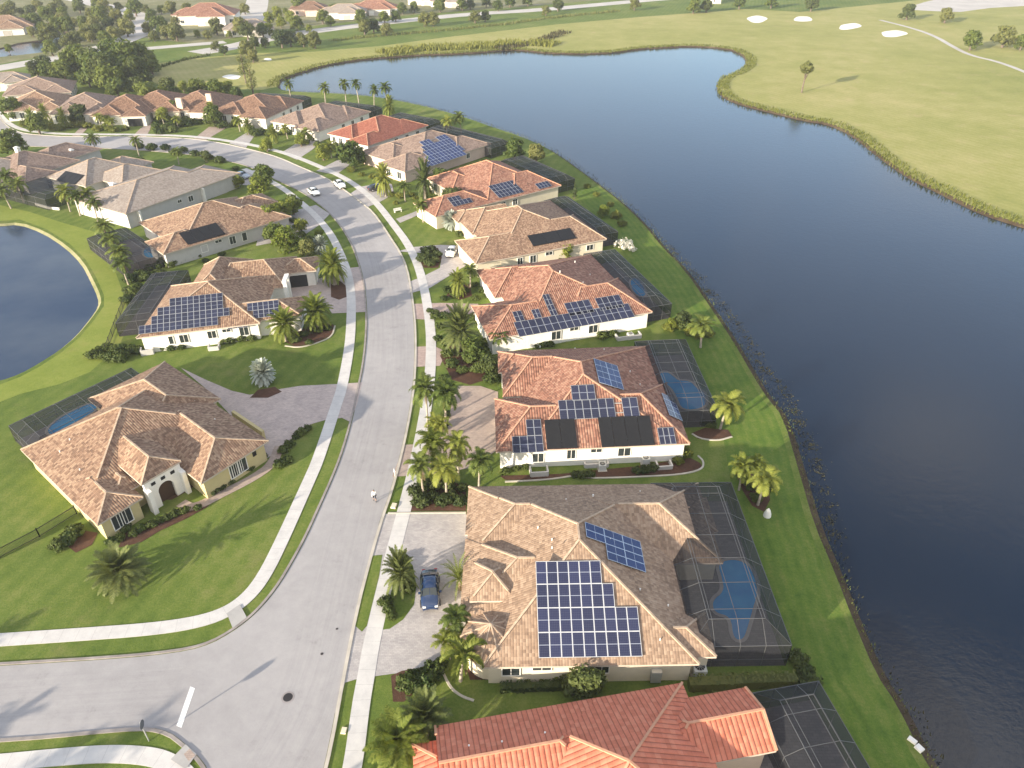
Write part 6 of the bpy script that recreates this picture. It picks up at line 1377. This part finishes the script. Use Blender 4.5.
nt.links.new(tc.outputs['Generated'], mp.inputs[0]); nt.links.new(mp.outputs[0], nz.inputs['Vector']); nt.links.new(nz.outputs['Fac'], cr.inputs[0])
# unseen clouds added behind the viewer to whiten fill light; thinner streaks ahead
sp = nt.nodes.new('ShaderNodeSeparateXYZ'); nt.links.new(tc.outputs['Generated'], sp.inputs[0])
mr = nt.nodes.new('ShaderNodeMapRange'); mr.inputs['From Min'].default_value = -.25; mr.inputs['From Max'].default_value = .45; mr.inputs['To Min'].default_value = .95; mr.inputs['To Max'].default_value = .20
nt.links.new(sp.outputs['Y'], mr.inputs['Value']); nt.links.new(cr.outputs['Color'], mu.inputs[0]); nt.links.new(mr.outputs[0], mu.inputs[1])
n2 = nt.nodes.new('ShaderNodeTexNoise'); n2.inputs['Scale'].default_value = 3.1; n2.inputs['Detail'].default_value = 5; n2.inputs['Roughness'].default_value = .5
m2 = nt.nodes.new('ShaderNodeMapping'); m2.inputs['Scale'].default_value = (1, 1, 2.6); m2.inputs['Location'].default_value = (3.7, 1.3, .4)
c2 = nt.nodes.new('ShaderNodeValToRGB'); c2.color_ramp.elements[0].position = .53; c2.color_ramp.elements[1].position = .70
a2 = nt.nodes.new('ShaderNodeMath'); a2.operation = 'MULTIPLY_ADD'; a2.inputs[1].default_value = .75; a2.use_clamp = True
nt.links.new(tc.outputs['Generated'], m2.inputs[0]); nt.links.new(m2.outputs[0], n2.inputs['Vector']); nt.links.new(n2.outputs['Fac'], c2.inputs[0])
nt.links.new(c2.outputs['Color'], a2.inputs[0]); nt.links.new(mu.outputs[0], a2.inputs[2]); nt.links.new(a2.outputs[0], mx.inputs[0]); nt.links.new(sky.outputs[0], mx.inputs[6]); mx.inputs[7].default_value = (5.8, 5.5, 5.2, 1)
nt.links.new(mx.outputs[2], bg.inputs[0]); bg.inputs[1].default_value = .122; nt.links.new(bg.outputs[0], ow.inputs[0])
sl = bpy.data.lights.new('sun', 'SUN'); sl.energy = 4.9; sl.angle = R(.8); sl.color = (1.0, .88, .71)
so = bpy.data.objects.new('sun', sl); col.objects.link(so); so.location = (-60, -60, 90)
so.rotation_euler = Vector((math.cos(EL)*math.cos(AZ), math.cos(EL)*math.sin(AZ), -math.sin(EL))).to_track_quat('-Z', 'Y').to_euler()
cd = bpy.data.cameras.new('camera'); cd.sensor_fit = 'HORIZONTAL'; cd.sensor_width = 36; cd.lens = FPX/1024*36; cd.clip_start = .5; cd.clip_end = 5000
co = bpy.data.objects.new('camera', cd); col.objects.link(co); co.location = (0, 0, CAM_H); co.rotation_euler = (math.pi/2-TILT, 0, 0); scene.camera = co
vs = scene.view_settings; vs.view_transform = 'Standard'; vs.look = 'None'; vs.gamma = 1; vs.use_curve_mapping = False; vs.exposure = 1.26
scene.cycles.volume_bounces = 0; scene.cycles.max_bounces = 8; scene.cycles.transparent_max_bounces = 12; scene.cycles.use_denoising = True
